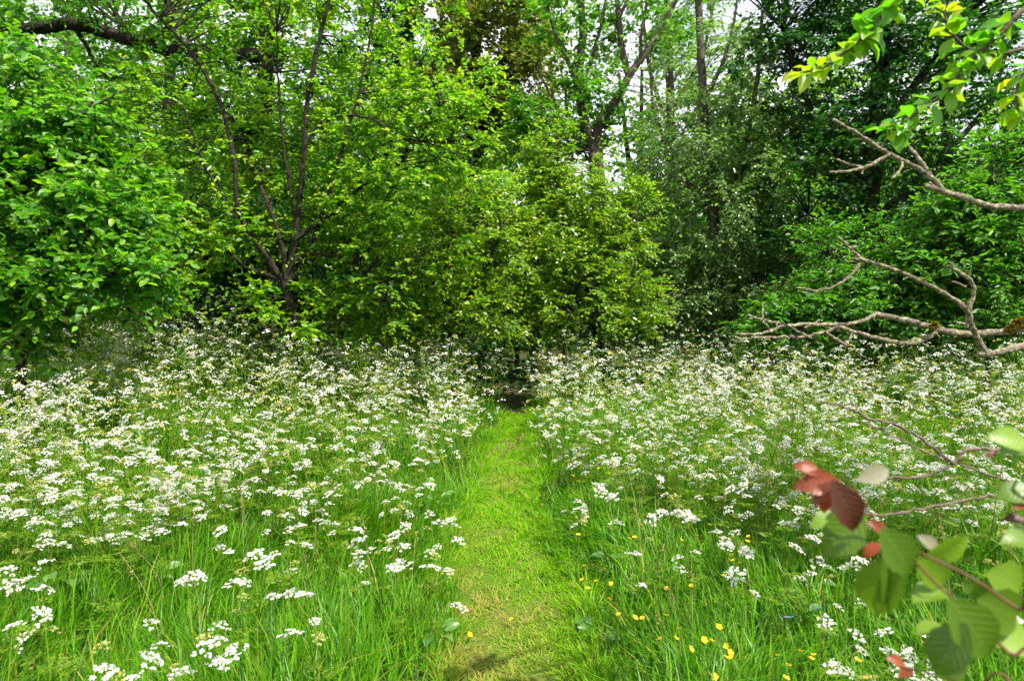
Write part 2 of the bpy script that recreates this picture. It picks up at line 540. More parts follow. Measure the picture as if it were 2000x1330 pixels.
acc = Acc()
for k in range(230):
    y0 = rng.uniform(2.6, 8.5); x0 = rng.uniform(-1, 1) * (.78 * y0 + .6)
    if off_path(np.array(x0), np.array(y0)) < .12:
        continue
    h0 = rng.uniform(.45, .78); an = rng.uniform(0, 6.28); ln = rng.uniform(.05, .35) * h0
    z0 = float(ground_z(x0, y0))
    s = spline([(x0, y0, z0), (x0 + .25 * ln * math.cos(an), y0 + .25 * ln * math.sin(an), z0 + h0 * .6), (x0 + ln * math.cos(an), y0 + ln * math.sin(an), z0 + h0)], 3)
    V, F = tube(s, np.linspace(.0016, .0009, len(s)), 3, 0, False)
    acc.add(V, F)
    q = 16
    t0 = rng.uniform(.78, 1, q); pp = np.stack([np.interp(t0, np.linspace(0, 1, len(s)), s[:, c_]) for c_ in range(3)], -1) + rng.normal(0, .007, (q, 3))
    V, F, t = place_leaves(pp, unit(s[-1] - s[-3])[None] + rng.normal(0, .4, (q, 3)), rng.normal(size=(q, 3)), rng.uniform(.007, .015, q), np.full(q, rng.uniform(0, 1)), LEAF4)
    acc.add(V, [F], 0, t)
tag(link("grass_seed_heads", acc.mesh("grass_seed_heads", [M_straw])), "thin straw and reddish seed heads standing above the meadow grass", "grass", kind="stuff")

acc = Acc()
n = 66000
y = 1.2 + 9.2 * rng.uniform(0, 1, n) ** 1.6
x = path_x(y) + rng.uniform(-1.12, 1.12, n) * path_half(y)
dr = dryness(x, y)
edge = np.clip(np.abs(x - path_x(y)) / path_half(y), 0, 1.2)
tuft = wob(x, y, 6.0, 1.7)
h = rng.uniform(.022, .078, n) * (1 - .35 * dr) * (1 + .45 * tuft) * (1 + 1.3 * smooth(.65, 1.1, edge))
w = rng.uniform(.0038, .0072, n) * (1 + .16 * y)
tint = np.clip(dr * rng.uniform(.2, 1.3, n) + np.where(rng.uniform(0, 1, n) < .12, rng.uniform(.2, .8, n), .0) + .06 * np.clip(wob(x, y, 2.2, 3.0), 0, 1), 0, 1)
V, F, t = blades(x, y, h, w, rng.uniform(0, 6.28, n), np.abs(rng.normal(.55, .35, n)), rng.uniform(0, .6, n), tint, 2)
acc.add(V, F, 0, t)
o = link("mown_grass", acc.mesh("mown_grass", [M_lawn]))
tag(o, "short mown yellow-green grass with dry patches along the path", "grass", kind="stuff")


# ------------------------------------------------------------------ trees
def foliage_arrays(blobs, density, cl_r, sprays, leaves, leaf_len, droop=0.25, flat=0.7, up=0.75, young=0.5, spread=.55):
    """blobs: (centre, radii(3), weight). Returns cluster centres and leaf arrays."""
    tot = sum(b[2] for b in blobs)
    C, O = [], []
    for c, r, w in blobs:
        k = max(1, int(round(density * w / tot)))
        u = unit(rng.normal(size=(k, 3)))
        q = rng.uniform(0.12, 1, k) ** 0.45
        q = np.where(rng.uniform(0, 1, k) < .16, rng.uniform(1.0, 1.35, k), q)
        C.append(np.asarray(c) + u * q[:, None] * np.asarray(r))
        O.append(u * np.asarray(r))
    C, O = np.vstack(C), unit(np.vstack(O))
    nC = len(C)
    rad = cl_r * rng.uniform(.45, 1.45, nC)
    # sprays
    ci = np.repeat(np.arange(nC), sprays)
    d = unit(rng.normal(size=(len(ci), 3)) * np.array([1, 1, flat]) + O[ci] * .7 + np.array([0, 0, .25]))
    start = C[ci] + d * (rad[ci] * rng.uniform(0, .5, len(ci)))[:, None]
    ln = rad[ci] * rng.uniform(.5, 1.1, len(ci))
    # leaves along sprays
    si = np.repeat(np.arange(len(ci)), leaves)
    k = np.tile(np.arange(leaves), len(ci))
    t = (k + rng.uniform(.1, .9, len(k))) / leaves
    side = np.cross(d, np.array([0, 0, 1.0]))
    side = unit(side + 1e-4)
    sg = np.where(k % 2 == 0, 1.0, -1.0)
    pos = start[si] + d[si] * (ln[si] * t)[:, None] + np.array([0, 0, -1.0]) * (droop * ln[si] * t ** 2)[:, None]
    ax = unit(d[si] * (.35 + .5 * t)[:, None] + side[si] * (sg * spread * 1.4)[:, None] + rng.normal(0, .35, (len(si), 3)) + np.array([0, 0, -droop]))
    nr = np.array([0, 0, up]) + rng.normal(0, .42, (len(si), 3)) + O[ci][si] * .25
    size = leaf_len * rng.uniform(.45, 1.3, len(si)) * (1 - .35 * t)
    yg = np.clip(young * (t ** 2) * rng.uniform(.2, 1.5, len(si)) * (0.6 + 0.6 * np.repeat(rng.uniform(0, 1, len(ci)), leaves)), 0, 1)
    twigs = (start, start + d * ln[:, None] * .9 + np.array([0, 0, -1.0]) * (droop * ln * .8)[:, None])
    return C, pos, ax, nr, size, yg, twigs


def twig_strips(a, b, r):
    """Three-sided thin sticks from a to b."""
    n = len(a)
    d = unit(b - a)
    s = unit(np.cross(d, np.array([0.2, 0.3, 0.93])))
    q = np.cross(d, s)
    V = []
    for k in range(3):
        w = np.cos(k * 2.094) * s + np.sin(k * 2.094) * q
        V.append(a + w * r)
    for k in range(3):
        w = np.cos(k * 2.094) * s + np.sin(k * 2.094) * q
        V.append(b + w * r * .45)
    V = np.stack(V, 1).reshape(-1, 3)
    o_ = (np.arange(n) * 6)[:, None]
    F = np.vstack([np.array([[k, (k + 1) % 3, 3 + (k + 1) % 3, 3 + k]]) + o_ for k in range(3)])
    return V, F


_leafobj = {}


def leaf_object_mesh(name, mat, tints=(0, .25, .5, .8), curl=1.0, wide=1.0):
    key = (name, mat.name)
    if key not in _leafobj:
        out = []
        for t in tints:
            V = LEAF_BIG[0].copy()
            V[:, 2] *= curl
            V[:, 1] *= wide
            out.append(make_mesh("leaf", V, [_bigF4, _bigF3], [mat], None, {"tint": np.full(len(V), t)}, True))
        _leafobj[key] = out
    return _leafobj[key]


def leaf_matrix(pos, axis, nrm, size):
    a = unit(axis)
    n = unit(nrm - a * (nrm @ a))
    s = np.cross(n, a)
    m = Matrix.Identity(4)
    for r in range(3):
        m[r][0], m[r][1], m[r][2], m[r][3] = a[r] * size, s[r] * size, n[r] * size, pos[r]
    return m


def tree(name, label, category, base_px, d, limbs, blobs, leafspec, mat, bark, template=LEAF4, group=None, single_leaves=0, base=None, r_branch=.014, twig_r=.0035):
    """limbs: list of (points [(px, py[, depth offset])], r0, r1); the first is the trunk and starts at the ground.
    blobs: (px, py, depth, rx_px, ry_px, r_depth_m, weight)."""
    if base is None:
        bx = (base_px - 1000) / FPX * d
        base = np.array([bx, d, float(ground_z(bx, d)) - .05])
    root = link(name, None, None, base)
    tag(root, label, category, group)
    lp = []
    for li, (pts, r0, r1) in enumerate(limbs):
        w = [P(p[0], p[1], d + (p[2] if len(p) > 2 else 0)) for p in pts]
        if li == 0:
            w = [base] + w
        s = spline(w, 7)
        s[1:-1] += rng.normal(0, .006, (len(s) - 2, 3))
        rad = np.linspace(r0, r1, len(s))
        if li == 0:
            rad[:3] *= np.array([1.35, 1.18, 1.07])
        V, F = tube(s, rad, 10 if r0 > .06 else 6, .035)
        acc = Acc()
        acc.add(V, F)
        link("trunk" if li == 0 else "limb", acc.mesh("limb", [bark], base, True), root)
        lp.append(s)
    lp = np.vstack(lp)
    wb = []
    for (px, py, dd, rx, ry, rz, w) in blobs:
        wb.append((P(px, py, dd), np.array([rx / FPX * dd, rz, ry / FPX * dd]), w))
    C, pos, ax, nr, size, yg, tw = foliage_arrays(wb, **leafspec)
    low = pos[:, 2] > ground_z(pos[:, 0], pos[:, 1]) + .12
    pos, ax, nr, size, yg = pos[low], ax[low], nr[low], size[low], yg[low]
    # branches from the limbs to each cluster, twigs along the sprays
    acc = Acc()
    for c in C:
        dist = np.linalg.norm((lp - c) * np.array([1, 1, 1.0]) + np.array([0, 0, 0]), axis=1) + np.where(lp[:, 2] > c[2], .5, 0)
        q = lp[np.argmin(dist)]
        mid = (q + c) / 2 + np.array([0, 0, .10 * np.linalg.norm(c - q)]) + rng.normal(0, .06, 3)
        s = spline([q, mid, c], 3)
        L_ = np.linalg.norm(c - q)
        V, F = tube(s, np.linspace(r_branch * min(1.6, .6 + .35 * L_), r_branch * .25, len(s)), 3, 0, False)
        acc.add(V, F)
    if d < 13:
        V, F = twig_strips(tw[0], tw[1], twig_r)
        acc.add(V, [F])
    link("branches", acc.mesh("branches", [bark], base), root)["kind"] = "stuff"
    if single_leaves:
        dist = np.linalg.norm(pos - np.array([0, 0, EYE]), axis=1)
        fx = pos[:, 0] / pos[:, 1] * FPX + 1000
        dist = np.where((fx > -30) & (fx < 2030), dist, 99) / size
        order = np.argsort(dist)
        pick, rest = order[:single_leaves], order[single_leaves:]
        lm = leaf_object_mesh("leaf", mat)
        for q in pick:
            o_ = link("leaf", lm[min(3, int(yg[q] * 4))], root)
            o_.matrix_local = leaf_matrix(pos[q] - base, ax[q], nr[q], size[q])
        pos, ax, nr, size, yg = pos[rest], ax[rest], nr[rest], size[rest], yg[rest]
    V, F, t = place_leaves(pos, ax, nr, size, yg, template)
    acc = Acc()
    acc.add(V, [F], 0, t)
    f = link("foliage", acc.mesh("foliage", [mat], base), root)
    f["kind"] = "stuff"
    return root


def spec(density, cl_r, sprays, leaves, leaf_len, **k):
    leaf_len *= 1.18
    return dict(density=int(density * 1.75), cl_r=cl_r, sprays=sprays, leaves=leaves, leaf_len=leaf_len, **k)


# plum tree whose stems fork above the flowers, left of the path
tree("plum_tree", "many-stemmed light green tree with dark forked trunk among the cow parsley left of the path", "tree", 570, 8.2,
     [([(572, 660), (566, 600), (560, 550)], .085, .062),
      ([(560, 560), (520, 500), (470, 420), (455, 300), (425, 190, .2), (370, 100, .2), (290, 10, .1), (230, -70)], .042, .015),
      ([(560, 550), (548, 470), (520, 390), (495, 330, .3), (470, 250, .5)], .036, .014),
      ([(562, 548), (580, 440), (590, 340), (600, 210), (618, 100), (645, 0), (670, -90)], .042, .015),
      ([(570, 520), (600, 496), (660, 502), (712, 532), (760, 590)], .030, .010),
      ([(588, 330), (600, 275), (635, 236), (710, 228, -.3), (790, 270, -.4)], .030, .010),
      ([(575, 470), (640, 420), (700, 370, .3), (800, 300, .4), (860, 200, .3)], .030, .010),
      ([(545, 545), (480, 520), (420, 470), (350, 430)], .028, .008),
      ([(566, 560), (610, 470), (650, 350), (690, 220), (720, 90), (735, -30)], .028, .010), ([(552, 560), (500, 470), (430, 380), (380, 270), (340, 150)], .026, .009),
      ([(578, 450), (560, 330), (545, 200), (540, 60)], .022, .008),
      ([(550, 640), (500, 625), (440, 590), (370, 566), (295, 588)], .020, .008), ([(400, 572), (360, 562), (300, 546)], .010, .005), ([(395, 572), (370, 545), (342, 528)], .010, .005)],
     [(560, 190, 9.1, 240, 190, 1.1, 4.2), (780, 340, 8.9, 180, 170, 1.0, 3), (400, 330, 9.1, 160, 150, .9, 2), (720, 520, 8.7, 120, 110, .7, 1.4),
      (560, -90, 8.6, 320, 120, 1.2, 2), (850, 170, 8.7, 90, 130, .8, 1.0), (950, 290, 8.5, 60, 80, .5, .3), (400, 500, 8.3, 60, 60, .4, .35), (500, 430, 8.9, 90, 90, .5, .7), (640, 450, 8.8, 70, 70, .5, .5), (690, 630, 8.6, 80, 50, .4, .5), (530, 590, 8.0, 45, 45, .25, .22), (610, 600, 8.1, 40, 50, .25, .22), (470, 480, 8.2, 45, 60, .3, .25)],
     spec(205, .36, 12, 10, .068, droop=.2, young=.9), M_plum, M_darkbark, LEAF6, single_leaves=200)

# large-leaved bush at the left edge
tree("large_leaved_bush", "deep green large-leaved bush at the left edge hanging over the white flowers", "bush", 40, 6.4,
     [([(40, 640), (60, 500), (80, 380), (120, 280), (180, 200)], .05, .015),
      ([(55, 560), (130, 480), (210, 440), (270, 420)], .028, .008),
      ([(50, 600), (140, 560), (240, 545), (290, 560)], .026, .008),
      ([(70, 420), (20, 330), (-40, 260)], .028, .01),
      ([(130, 265), (200, 200), (260, 170)], .015, .006)],
     [(80, 400, 6.4, 170, 110, .8, 4), (200, 430, 6.2, 80, 70, .5, 1.5), (240, 540, 6.0, 70, 50, .35, 1.0), (40, 520, 6.0, 110, 60, .5, 1.6), (110, 260, 6.6, 130, 60, .6, 1.4),
      (-120, 400, 6.5, 120, 180, .8, 2), (60, 560, 6.7, 180, 50, .7, 1.3), (30, 640, 6.1, 90, 45, .35, .8), (150, 330, 6.8, 150, 80, .6, 1.4), (20, 150, 6.8, 120, 80, .6, 1.0)],
     spec(185, .36, 8, 8, .092, droop=.3, young=.9, up=.6), M_bigleaf, M_bark, LEAF6, single_leaves=300, r_branch=.010)

# tree with the heavy level bough, upper left
tree("oak_tree", "tall tree behind with a thick dark level bough crossing the upper left corner", "tree", 522, 12.0,
     [([(518, 600), (514, 400), (515, 250), (520, 100), (528, -60), (535, -200)], .17, .10),
      ([(520, 112), (430, 104), (340, 100), (300, 88), (230, 72), (150, 48), (70, 56), (-20, 62), (-120, 50)], .12, .10),
      ([(150, 60), (165, 85), (185, 122), (215, 160)], .045, .02),
      ([(300, 88), (335, 40), (345, -30)], .05, .02),
      ([(90, 150), (60, 170), (20, 220), (-30, 300)], .05, .03),
      ([(-20, 62), (40, 110), (95, 165), (125, 190)], .05, .025)],
     [(120, 20, 12, 260, 60, 1.5, 2), (420, 30, 12, 160, 90, 1.5, 2), (60, 150, 11.5, 110, 60, 1.2, 1.0), (340, 210, 12, 130, 80, 1.2, 1.6), (-100, 150, 12, 160, 200, 1.5, 1.5),
      (250, 300, 12.3, 200, 80, 1.2, 1.4), (520, -150, 12, 420, 130, 2.0, 3), (650, 100, 12.5, 120, 160, 1.5, 1.2)],
     spec(190, .5, 9, 10, .105, young=.45), M_oak, M_darkbark, LEAF4)

# dark thicket under the left trees
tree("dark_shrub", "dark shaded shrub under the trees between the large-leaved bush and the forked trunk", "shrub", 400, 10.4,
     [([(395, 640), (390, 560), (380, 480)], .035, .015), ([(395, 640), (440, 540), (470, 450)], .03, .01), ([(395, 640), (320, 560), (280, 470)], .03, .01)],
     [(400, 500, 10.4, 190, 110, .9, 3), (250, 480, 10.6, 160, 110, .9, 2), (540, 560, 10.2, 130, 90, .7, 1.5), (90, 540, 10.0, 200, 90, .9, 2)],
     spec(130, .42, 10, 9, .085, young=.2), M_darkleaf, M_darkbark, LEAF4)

# hawthorns in the middle, either side of the gap where the path ends
tree("hawthorn_shrub", "fresh green hawthorn straight above the end of the path with an upright stem", "shrub", 1104, 10.9,
     [([(1104, 640), (1105, 540), (1100, 420), (1090, 330), (1088, 262)], .055, .012),
      ([(1104, 600), (1160, 520), (1210, 470), (1240, 440)], .03, .008), ([(1104, 590), (1050, 510), (1020, 440), (1010, 390)], .03, .008),
      ([(1104, 640), (1180, 610), (1260, 620)], .026, .008), ([(1104, 640), (1060, 620), (1000, 610)], .026, .008)],
     [(1088, 300, 10.9, 35, 45, .4, .5), (1060, 370, 10.9, 50, 50, .5, .8), (1130, 380, 11, 60, 50, .6, .9), (1200, 420, 11.1, 55, 45, .6, .8), (1020, 430, 10.8, 50, 60, .6, .9),
      (1100, 480, 10.9, 110, 60, .8, 1.8), (1215, 500, 10.9, 55, 50, .6, .7), (1180, 350, 11, 16, 60, .3, .3), (1040, 320, 10.9, 16, 60, .3, .3), (1245, 400, 11, 16, 50, .3, .25), (980, 470, 10.9, 20, 60, .3, .3), (1160, 580, 10.7, 110, 60, .8, 1.8), (1030, 560, 10.7, 80, 60, .7, 1.4), (1255, 610, 10.6, 40, 45, .5, .6),
      (1060, 640, 10.8, 50, 30, .4, .5)],
     spec(175, .32, 10, 9, .072, young=.85), M_thorn, M_bark, LEAF4)

tree("hawthorn_shrub", "bushy yellow-green hawthorn with grey twigs between the forked tree and the path's end", "shrub", 880, 9.9,
     [([(880, 640), (870, 560), (880, 460), (900, 380)], .045, .012), ([(876, 620), (830, 560), (800, 500)], .025, .008), ([(876, 610), (940, 540), (980, 450)], .028, .008),
      ([(876, 640), (800, 640), (750, 620)], .02, .006)],
     [(900, 420, 10, 50, 60, .6, .9), (850, 500, 9.9, 70, 60, .7, 1.2), (950, 490, 9.9, 60, 70, .7, 1.2), (830, 600, 9.7, 90, 50, .6, 1.2), (930, 590, 9.8, 70, 60, .6, 1.2),
      (740, 620, 9.8, 80, 40, .5, .9), (980, 400, 10.2, 35, 50, .5, .6)],
     spec(135, .32, 10, 9, .070, young=.85), M_thorn, M_bark, LEAF4)

# forked tree against the sky
tree("ash_tree", "sparse tree with a bare forked trunk and upswept branches against the bright sky", "tree", 1172, 16.5,
     [([(1172, 520), (1170, 400), (1164, 300)], .21, .17),
      ([(1164, 305), (1142, 240), (1130, 160), (1138, 70), (1134, -20), (1140, -140)], .12, .07),
      ([(1164, 300), (1170, 240), (1205, 195), (1228, 150), (1262, 102), (1295, 50), (1325, -10), (1370, -90)], .12, .05),
      ([(1228, 152), (1214, 90), (1207, 20), (1200, -90)], .09, .055),
      ([(1140, 160), (1160, 100), (1176, 40), (1190, -40)], .055, .03),
      ([(1130, 165), (1110, 125), (1085, 70), (1070, 20)], .055, .025),
      ([(1142, 250), (1095, 215), (1065, 165), (1050, 130)], .055, .02),
      ([(1250, 110), (1254, 60), (1262, 10), (1255, -60)], .045, .02),
      ([(1207, 40), (1225, 0), (1245, -60)], .05, .03),
      ([(1120, 250), (1105, 200), (1108, 150)], .04, .02)],
     [(1180, 190, 16.5, 60, 50, 1.2, .9), (1075, 230, 16.5, 60, 60, 1.2, .7), (1100, 30, 16.5, 60, 60, 1.2, .8), (1300, 40, 16.5, 60, 50, 1.2, .7), (1200, -120, 16.5, 200, 70, 1.5, 1.0),
      (1060, 300, 17, 80, 70, 1.2, 1.4), (1230, 270, 17, 50, 50, 1., .6), (1180, 90, 17, 25, 60, .8, .35)],
     spec(95, .55, 8, 9, .13, young=.35), M_oak, M_greybark, LEAF4)

# olive-brown maple, top centre
tree("maple_tree", "tall olive-brown tinged tree left of the bare forked trunk at the top centre", "tree", 930, 20.0,
     [([(925, 560), (925, 300), (930, 100), (940, -100)], .22, .12), ([(928, 260), (880, 180), (850, 60)], .10, .05), ([(930, 200), (990, 100), (1020, 0)], .10, .05),
      ([(930, 120), (900, 20), (890, -80)], .09, .05)],
     [(950, 90, 20, 100, 130, 2.0, 3), (900, 230, 20, 80, 100, 1.8, 2), (1010, 200, 20, 70, 100, 1.6, 1.6), (950, -120, 20, 170, 130, 2.2, 2), (1040, 60, 20, 60, 70, 1.4, .9)],
     spec(190, .62, 11, 9, .16, young=.85), M_olive, M_darkbark, LEAF4)

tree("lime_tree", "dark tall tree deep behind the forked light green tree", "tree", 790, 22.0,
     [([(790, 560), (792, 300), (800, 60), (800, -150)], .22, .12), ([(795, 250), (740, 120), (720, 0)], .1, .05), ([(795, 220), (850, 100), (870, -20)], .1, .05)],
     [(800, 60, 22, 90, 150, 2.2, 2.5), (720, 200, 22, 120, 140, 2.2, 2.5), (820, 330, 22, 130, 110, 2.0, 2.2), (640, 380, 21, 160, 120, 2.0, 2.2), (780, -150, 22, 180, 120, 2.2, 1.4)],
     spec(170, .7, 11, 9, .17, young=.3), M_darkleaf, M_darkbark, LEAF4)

tree("sycamore_tree", "tall mid green tree deep in the wood behind the level bough", "tree", 335, 19.0,
     [([(338, 560), (335, 300), (332, 120), (330, -100)], .20, .12), ([(335, 230), (300, 160), (250, 60)], .09, .05), ([(335, 200), (400, 100), (430, -20)], .09, .05)],
     [(330, 330, 19, 220, 110, 2.0, 2.6), (120, 380, 19, 220, 120, 2.0, 2.4), (480, 250, 19, 130, 150, 2.0, 2.0), (200, -60, 19, 300, 80, 2.0, 2.0), (30, 250, 19, 120, 110, 1.8, 1.0), (500, 430, 19, 180, 90, 2.0, 1.6)],
     spec(170, .65, 11, 9, .16, young=.4), M_oak, M_darkbark, LEAF4)

tree("poplar_tree", "tall thin-crowned tree with pale leaves against the sky behind the forked trunk", "tree", 1310, 25.0,
     [([(1310, 560), (1312, 300), (1305, 80), (1300, -120)], .24, .10), ([(1310, 260), (1270, 140), (1255, 20)], .10, .04), ([(1310, 220), (1370, 110), (1400, -20)], .10, .04)],
     [(1300, 190, 25, 100, 110, 2.2, 1.6), (1400, 90, 25, 90, 100, 2.0, 1.3), (1270, 30, 25, 90, 70, 2.0, 1.0), (1400, 260, 25, 90, 80, 2.0, 1.3), (1330, -80, 25, 150, 70, 2.0, .8), (1120, 120, 25, 80, 120, 2, .9)],
     spec(75, .8, 8, 9, .19, young=.4), M_willow, M_greybark, LEAF4)
tree("poplar_tree", "tall thin-crowned tree far behind the level bough in the upper left", "tree", 130, 24.0,
     [([(130, 560), (128, 300), (135, 100), (140, -100)], .24, .10), ([(130, 260), (70, 150), (40, 20)], .10, .04), ([(130, 220), (210, 110), (250, 0)], .10, .04)],
     [(120, 160, 24, 130, 100, 2.2, 1.6), (260, 110, 24, 110, 110, 2.0, 1.3), (30, 60, 24, 110, 90, 2.0, 1.2), (420, 170, 24, 110, 110, 2.0, 1.2)],
     spec(70, .8, 8, 9, .19, young=.4), M_oak, M_greybark, LEAF4)

# silvery willow, right of the gap
tree("willow_tree", "tall grey-green fine-leaved tree right of the bare forked trunk", "tree", 1400, 13.5,
     [([(1400, 600), (1395, 450), (1380, 300), (1370, 120), (1360, -60)], .14, .06), ([(1395, 440), (1450, 300), (1480, 150), (1490, 20)], .07, .03),
      ([(1390, 420), (1320, 320), (1280, 220), (1270, 140)], .06, .02), ([(1398, 500), (1300, 480), (1260, 440)], .05, .02), ([(1376, 200), (1420, 100), (1440, 0)], .05, .02)],
     [(1340, 300, 13.5, 100, 110, 1.3, 1.8), (1400, 430, 13.3, 170, 120, 1.3, 3), (1310, 560, 13.0, 110, 80, 1.0, 1.6), (1480, 280, 13.5, 80, 130, 1.2, 1.7), (1390, 120, 13.6, 90, 60, 1.2, .5),
      (1480, 580, 13, 120, 80, 1.0, 1.6), (1420, -60, 13.6, 90, 60, 1.2, .25)],
     spec(230, .42, 13, 9, .075, droop=.55, young=.4, flat=1.0), M_willow, M_greybark, LEAF4)

# dark tree filling the upper right
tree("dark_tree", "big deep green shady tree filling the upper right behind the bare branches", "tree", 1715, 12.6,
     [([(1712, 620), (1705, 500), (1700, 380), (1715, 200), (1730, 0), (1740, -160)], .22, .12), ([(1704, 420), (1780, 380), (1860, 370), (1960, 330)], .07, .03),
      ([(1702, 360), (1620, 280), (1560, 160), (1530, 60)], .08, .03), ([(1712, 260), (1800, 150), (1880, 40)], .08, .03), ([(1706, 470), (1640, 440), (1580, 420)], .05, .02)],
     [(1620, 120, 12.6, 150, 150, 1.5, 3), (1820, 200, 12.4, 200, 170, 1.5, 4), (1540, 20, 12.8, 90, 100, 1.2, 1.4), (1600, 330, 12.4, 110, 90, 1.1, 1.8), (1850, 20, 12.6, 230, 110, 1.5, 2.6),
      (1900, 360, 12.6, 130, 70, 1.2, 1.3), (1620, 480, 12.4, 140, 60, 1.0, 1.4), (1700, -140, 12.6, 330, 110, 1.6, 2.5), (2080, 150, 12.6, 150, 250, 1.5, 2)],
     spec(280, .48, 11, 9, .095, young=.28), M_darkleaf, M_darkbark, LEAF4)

tree("far_beech_tree", "sunlit yellow-green tree glimpsed through the dark tree on the right", "tree", 1850, 19.0,
     [([(1850, 560), (1850, 300), (1840, 100), (1830, -80)], .2, .1), ([(1850, 350), (1760, 300), (1700, 200)], .08, .04), ([(1848, 300), (1930, 200), (1980, 60)], .08, .04)],
     [(1880, 300, 19, 170, 130, 2, 2.4), (1750, 450, 19, 150, 100, 1.8, 2), (1520, 480, 18, 120, 90, 1.6, 1.6), (1950, 480, 19, 140, 120, 1.8, 1.8), (1650, 250, 19, 150, 150, 2, 1.8), (1850, 60, 19, 200, 120, 2, 1.4)],
     spec(160, .62, 10, 9, .15, young=.8), M_plum, M_darkbark, LEAF4)

# bright shrubs below it
tree("elder_shrub", "bright green shrub with narrow leaves behind the bare branches on the right", "shrub", 1690, 9.6,
     [([(1690, 680), (1680, 620), (1660, 560)], .035, .015), ([(1688, 680), (1740, 610), (1770, 540)], .03, .01), ([(1688, 690), (1600, 630), (1540, 600)], .028, .008), ([(1688, 690), (1790, 660), (1850, 640)], .028, .008)],
     [(1660, 590, 9.6, 130, 70, .8, 2.4), (1560, 620, 9.5, 80, 60, .6, 1.3), (1790, 640, 9.4, 150, 60, .7, 2.2), (1740, 540, 9.7, 60, 50, .6, .8), (1600, 510, 9.8, 20, 55, .3, .35), (1690, 490, 9.8, 22, 60, .3, .35), (1500, 640, 9.6, 40, 35, .4, .4), (1810, 500, 9.8, 40, 50, .4, .5), (1830, 580, 9.7, 60, 50, .5, .7)],
     spec(120, .34, 9, 9, .10, young=.45), M_elder, M_bark, LEAF6N, single_leaves=60)
tree("elder_shrub", "taller bright green shrub at the right edge rising beside the bare branches", "shrub", 1930, 9.0,
     [([(1930, 680), (1925, 560), (1920, 450), (1935, 360)], .04, .012), ([(1928, 620), (1870, 540), (1840, 470)], .028, .008), ([(1928, 600), (1990, 520), (2040, 440)], .028, .008)],
     [(1900, 510, 9.0, 110, 110, .8, 2.6), (1960, 410, 9.0, 60, 60, .5, 1.1), (1900, 350, 9.1, 18, 60, .3, .3), (1985, 330, 9.1, 18, 60, .3, .3), (1850, 420, 9.1, 25, 60, .3, .4), (1990, 560, 8.9, 130, 110, .8, 2.2), (2100, 450, 9, 110, 150, .8, 1.5), (1900, 640, 8.9, 110, 50, .6, 1.2)],
     spec(130, .34, 9, 9, .105, young=.5), M_elder, M_bark, LEAF6N, single_leaves=60)

# thicket shrubs in the shade of the wood
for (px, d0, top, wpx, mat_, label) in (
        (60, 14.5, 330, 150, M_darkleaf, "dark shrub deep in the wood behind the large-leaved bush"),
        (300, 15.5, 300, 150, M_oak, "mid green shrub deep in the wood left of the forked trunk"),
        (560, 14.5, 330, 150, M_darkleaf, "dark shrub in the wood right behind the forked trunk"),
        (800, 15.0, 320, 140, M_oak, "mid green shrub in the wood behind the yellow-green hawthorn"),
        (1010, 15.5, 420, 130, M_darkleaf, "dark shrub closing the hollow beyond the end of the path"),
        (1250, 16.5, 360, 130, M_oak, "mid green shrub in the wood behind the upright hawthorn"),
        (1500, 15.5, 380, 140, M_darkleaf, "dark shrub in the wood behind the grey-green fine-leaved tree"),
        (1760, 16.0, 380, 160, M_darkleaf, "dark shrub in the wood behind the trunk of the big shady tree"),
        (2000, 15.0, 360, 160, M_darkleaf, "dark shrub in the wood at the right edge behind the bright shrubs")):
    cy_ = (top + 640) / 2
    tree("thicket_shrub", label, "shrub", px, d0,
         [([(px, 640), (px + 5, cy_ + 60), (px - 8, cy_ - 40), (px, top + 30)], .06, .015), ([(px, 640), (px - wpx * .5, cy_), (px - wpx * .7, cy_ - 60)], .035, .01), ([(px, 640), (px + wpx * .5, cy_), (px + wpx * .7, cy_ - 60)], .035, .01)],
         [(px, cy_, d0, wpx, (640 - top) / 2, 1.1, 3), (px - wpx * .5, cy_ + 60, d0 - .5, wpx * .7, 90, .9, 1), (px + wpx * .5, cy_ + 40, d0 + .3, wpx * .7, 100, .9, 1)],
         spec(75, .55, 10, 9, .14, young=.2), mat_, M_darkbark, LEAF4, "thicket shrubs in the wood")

# low growth on the wood floor and the wood far behind
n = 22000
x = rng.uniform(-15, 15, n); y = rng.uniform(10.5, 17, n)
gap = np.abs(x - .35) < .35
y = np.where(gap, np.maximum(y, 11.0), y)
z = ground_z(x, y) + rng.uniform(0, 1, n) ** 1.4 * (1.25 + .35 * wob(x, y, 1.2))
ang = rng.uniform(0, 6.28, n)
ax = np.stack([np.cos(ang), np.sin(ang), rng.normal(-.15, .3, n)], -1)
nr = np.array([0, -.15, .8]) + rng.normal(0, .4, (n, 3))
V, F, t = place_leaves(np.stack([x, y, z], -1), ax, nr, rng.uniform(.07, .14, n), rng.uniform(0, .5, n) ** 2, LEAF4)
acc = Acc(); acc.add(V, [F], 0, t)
tag(link("undergrowth", acc.mesh("undergrowth", [M_under])), "dark low undergrowth of leaves on the wood floor beneath the trees", "undergrowth", kind="stuff")

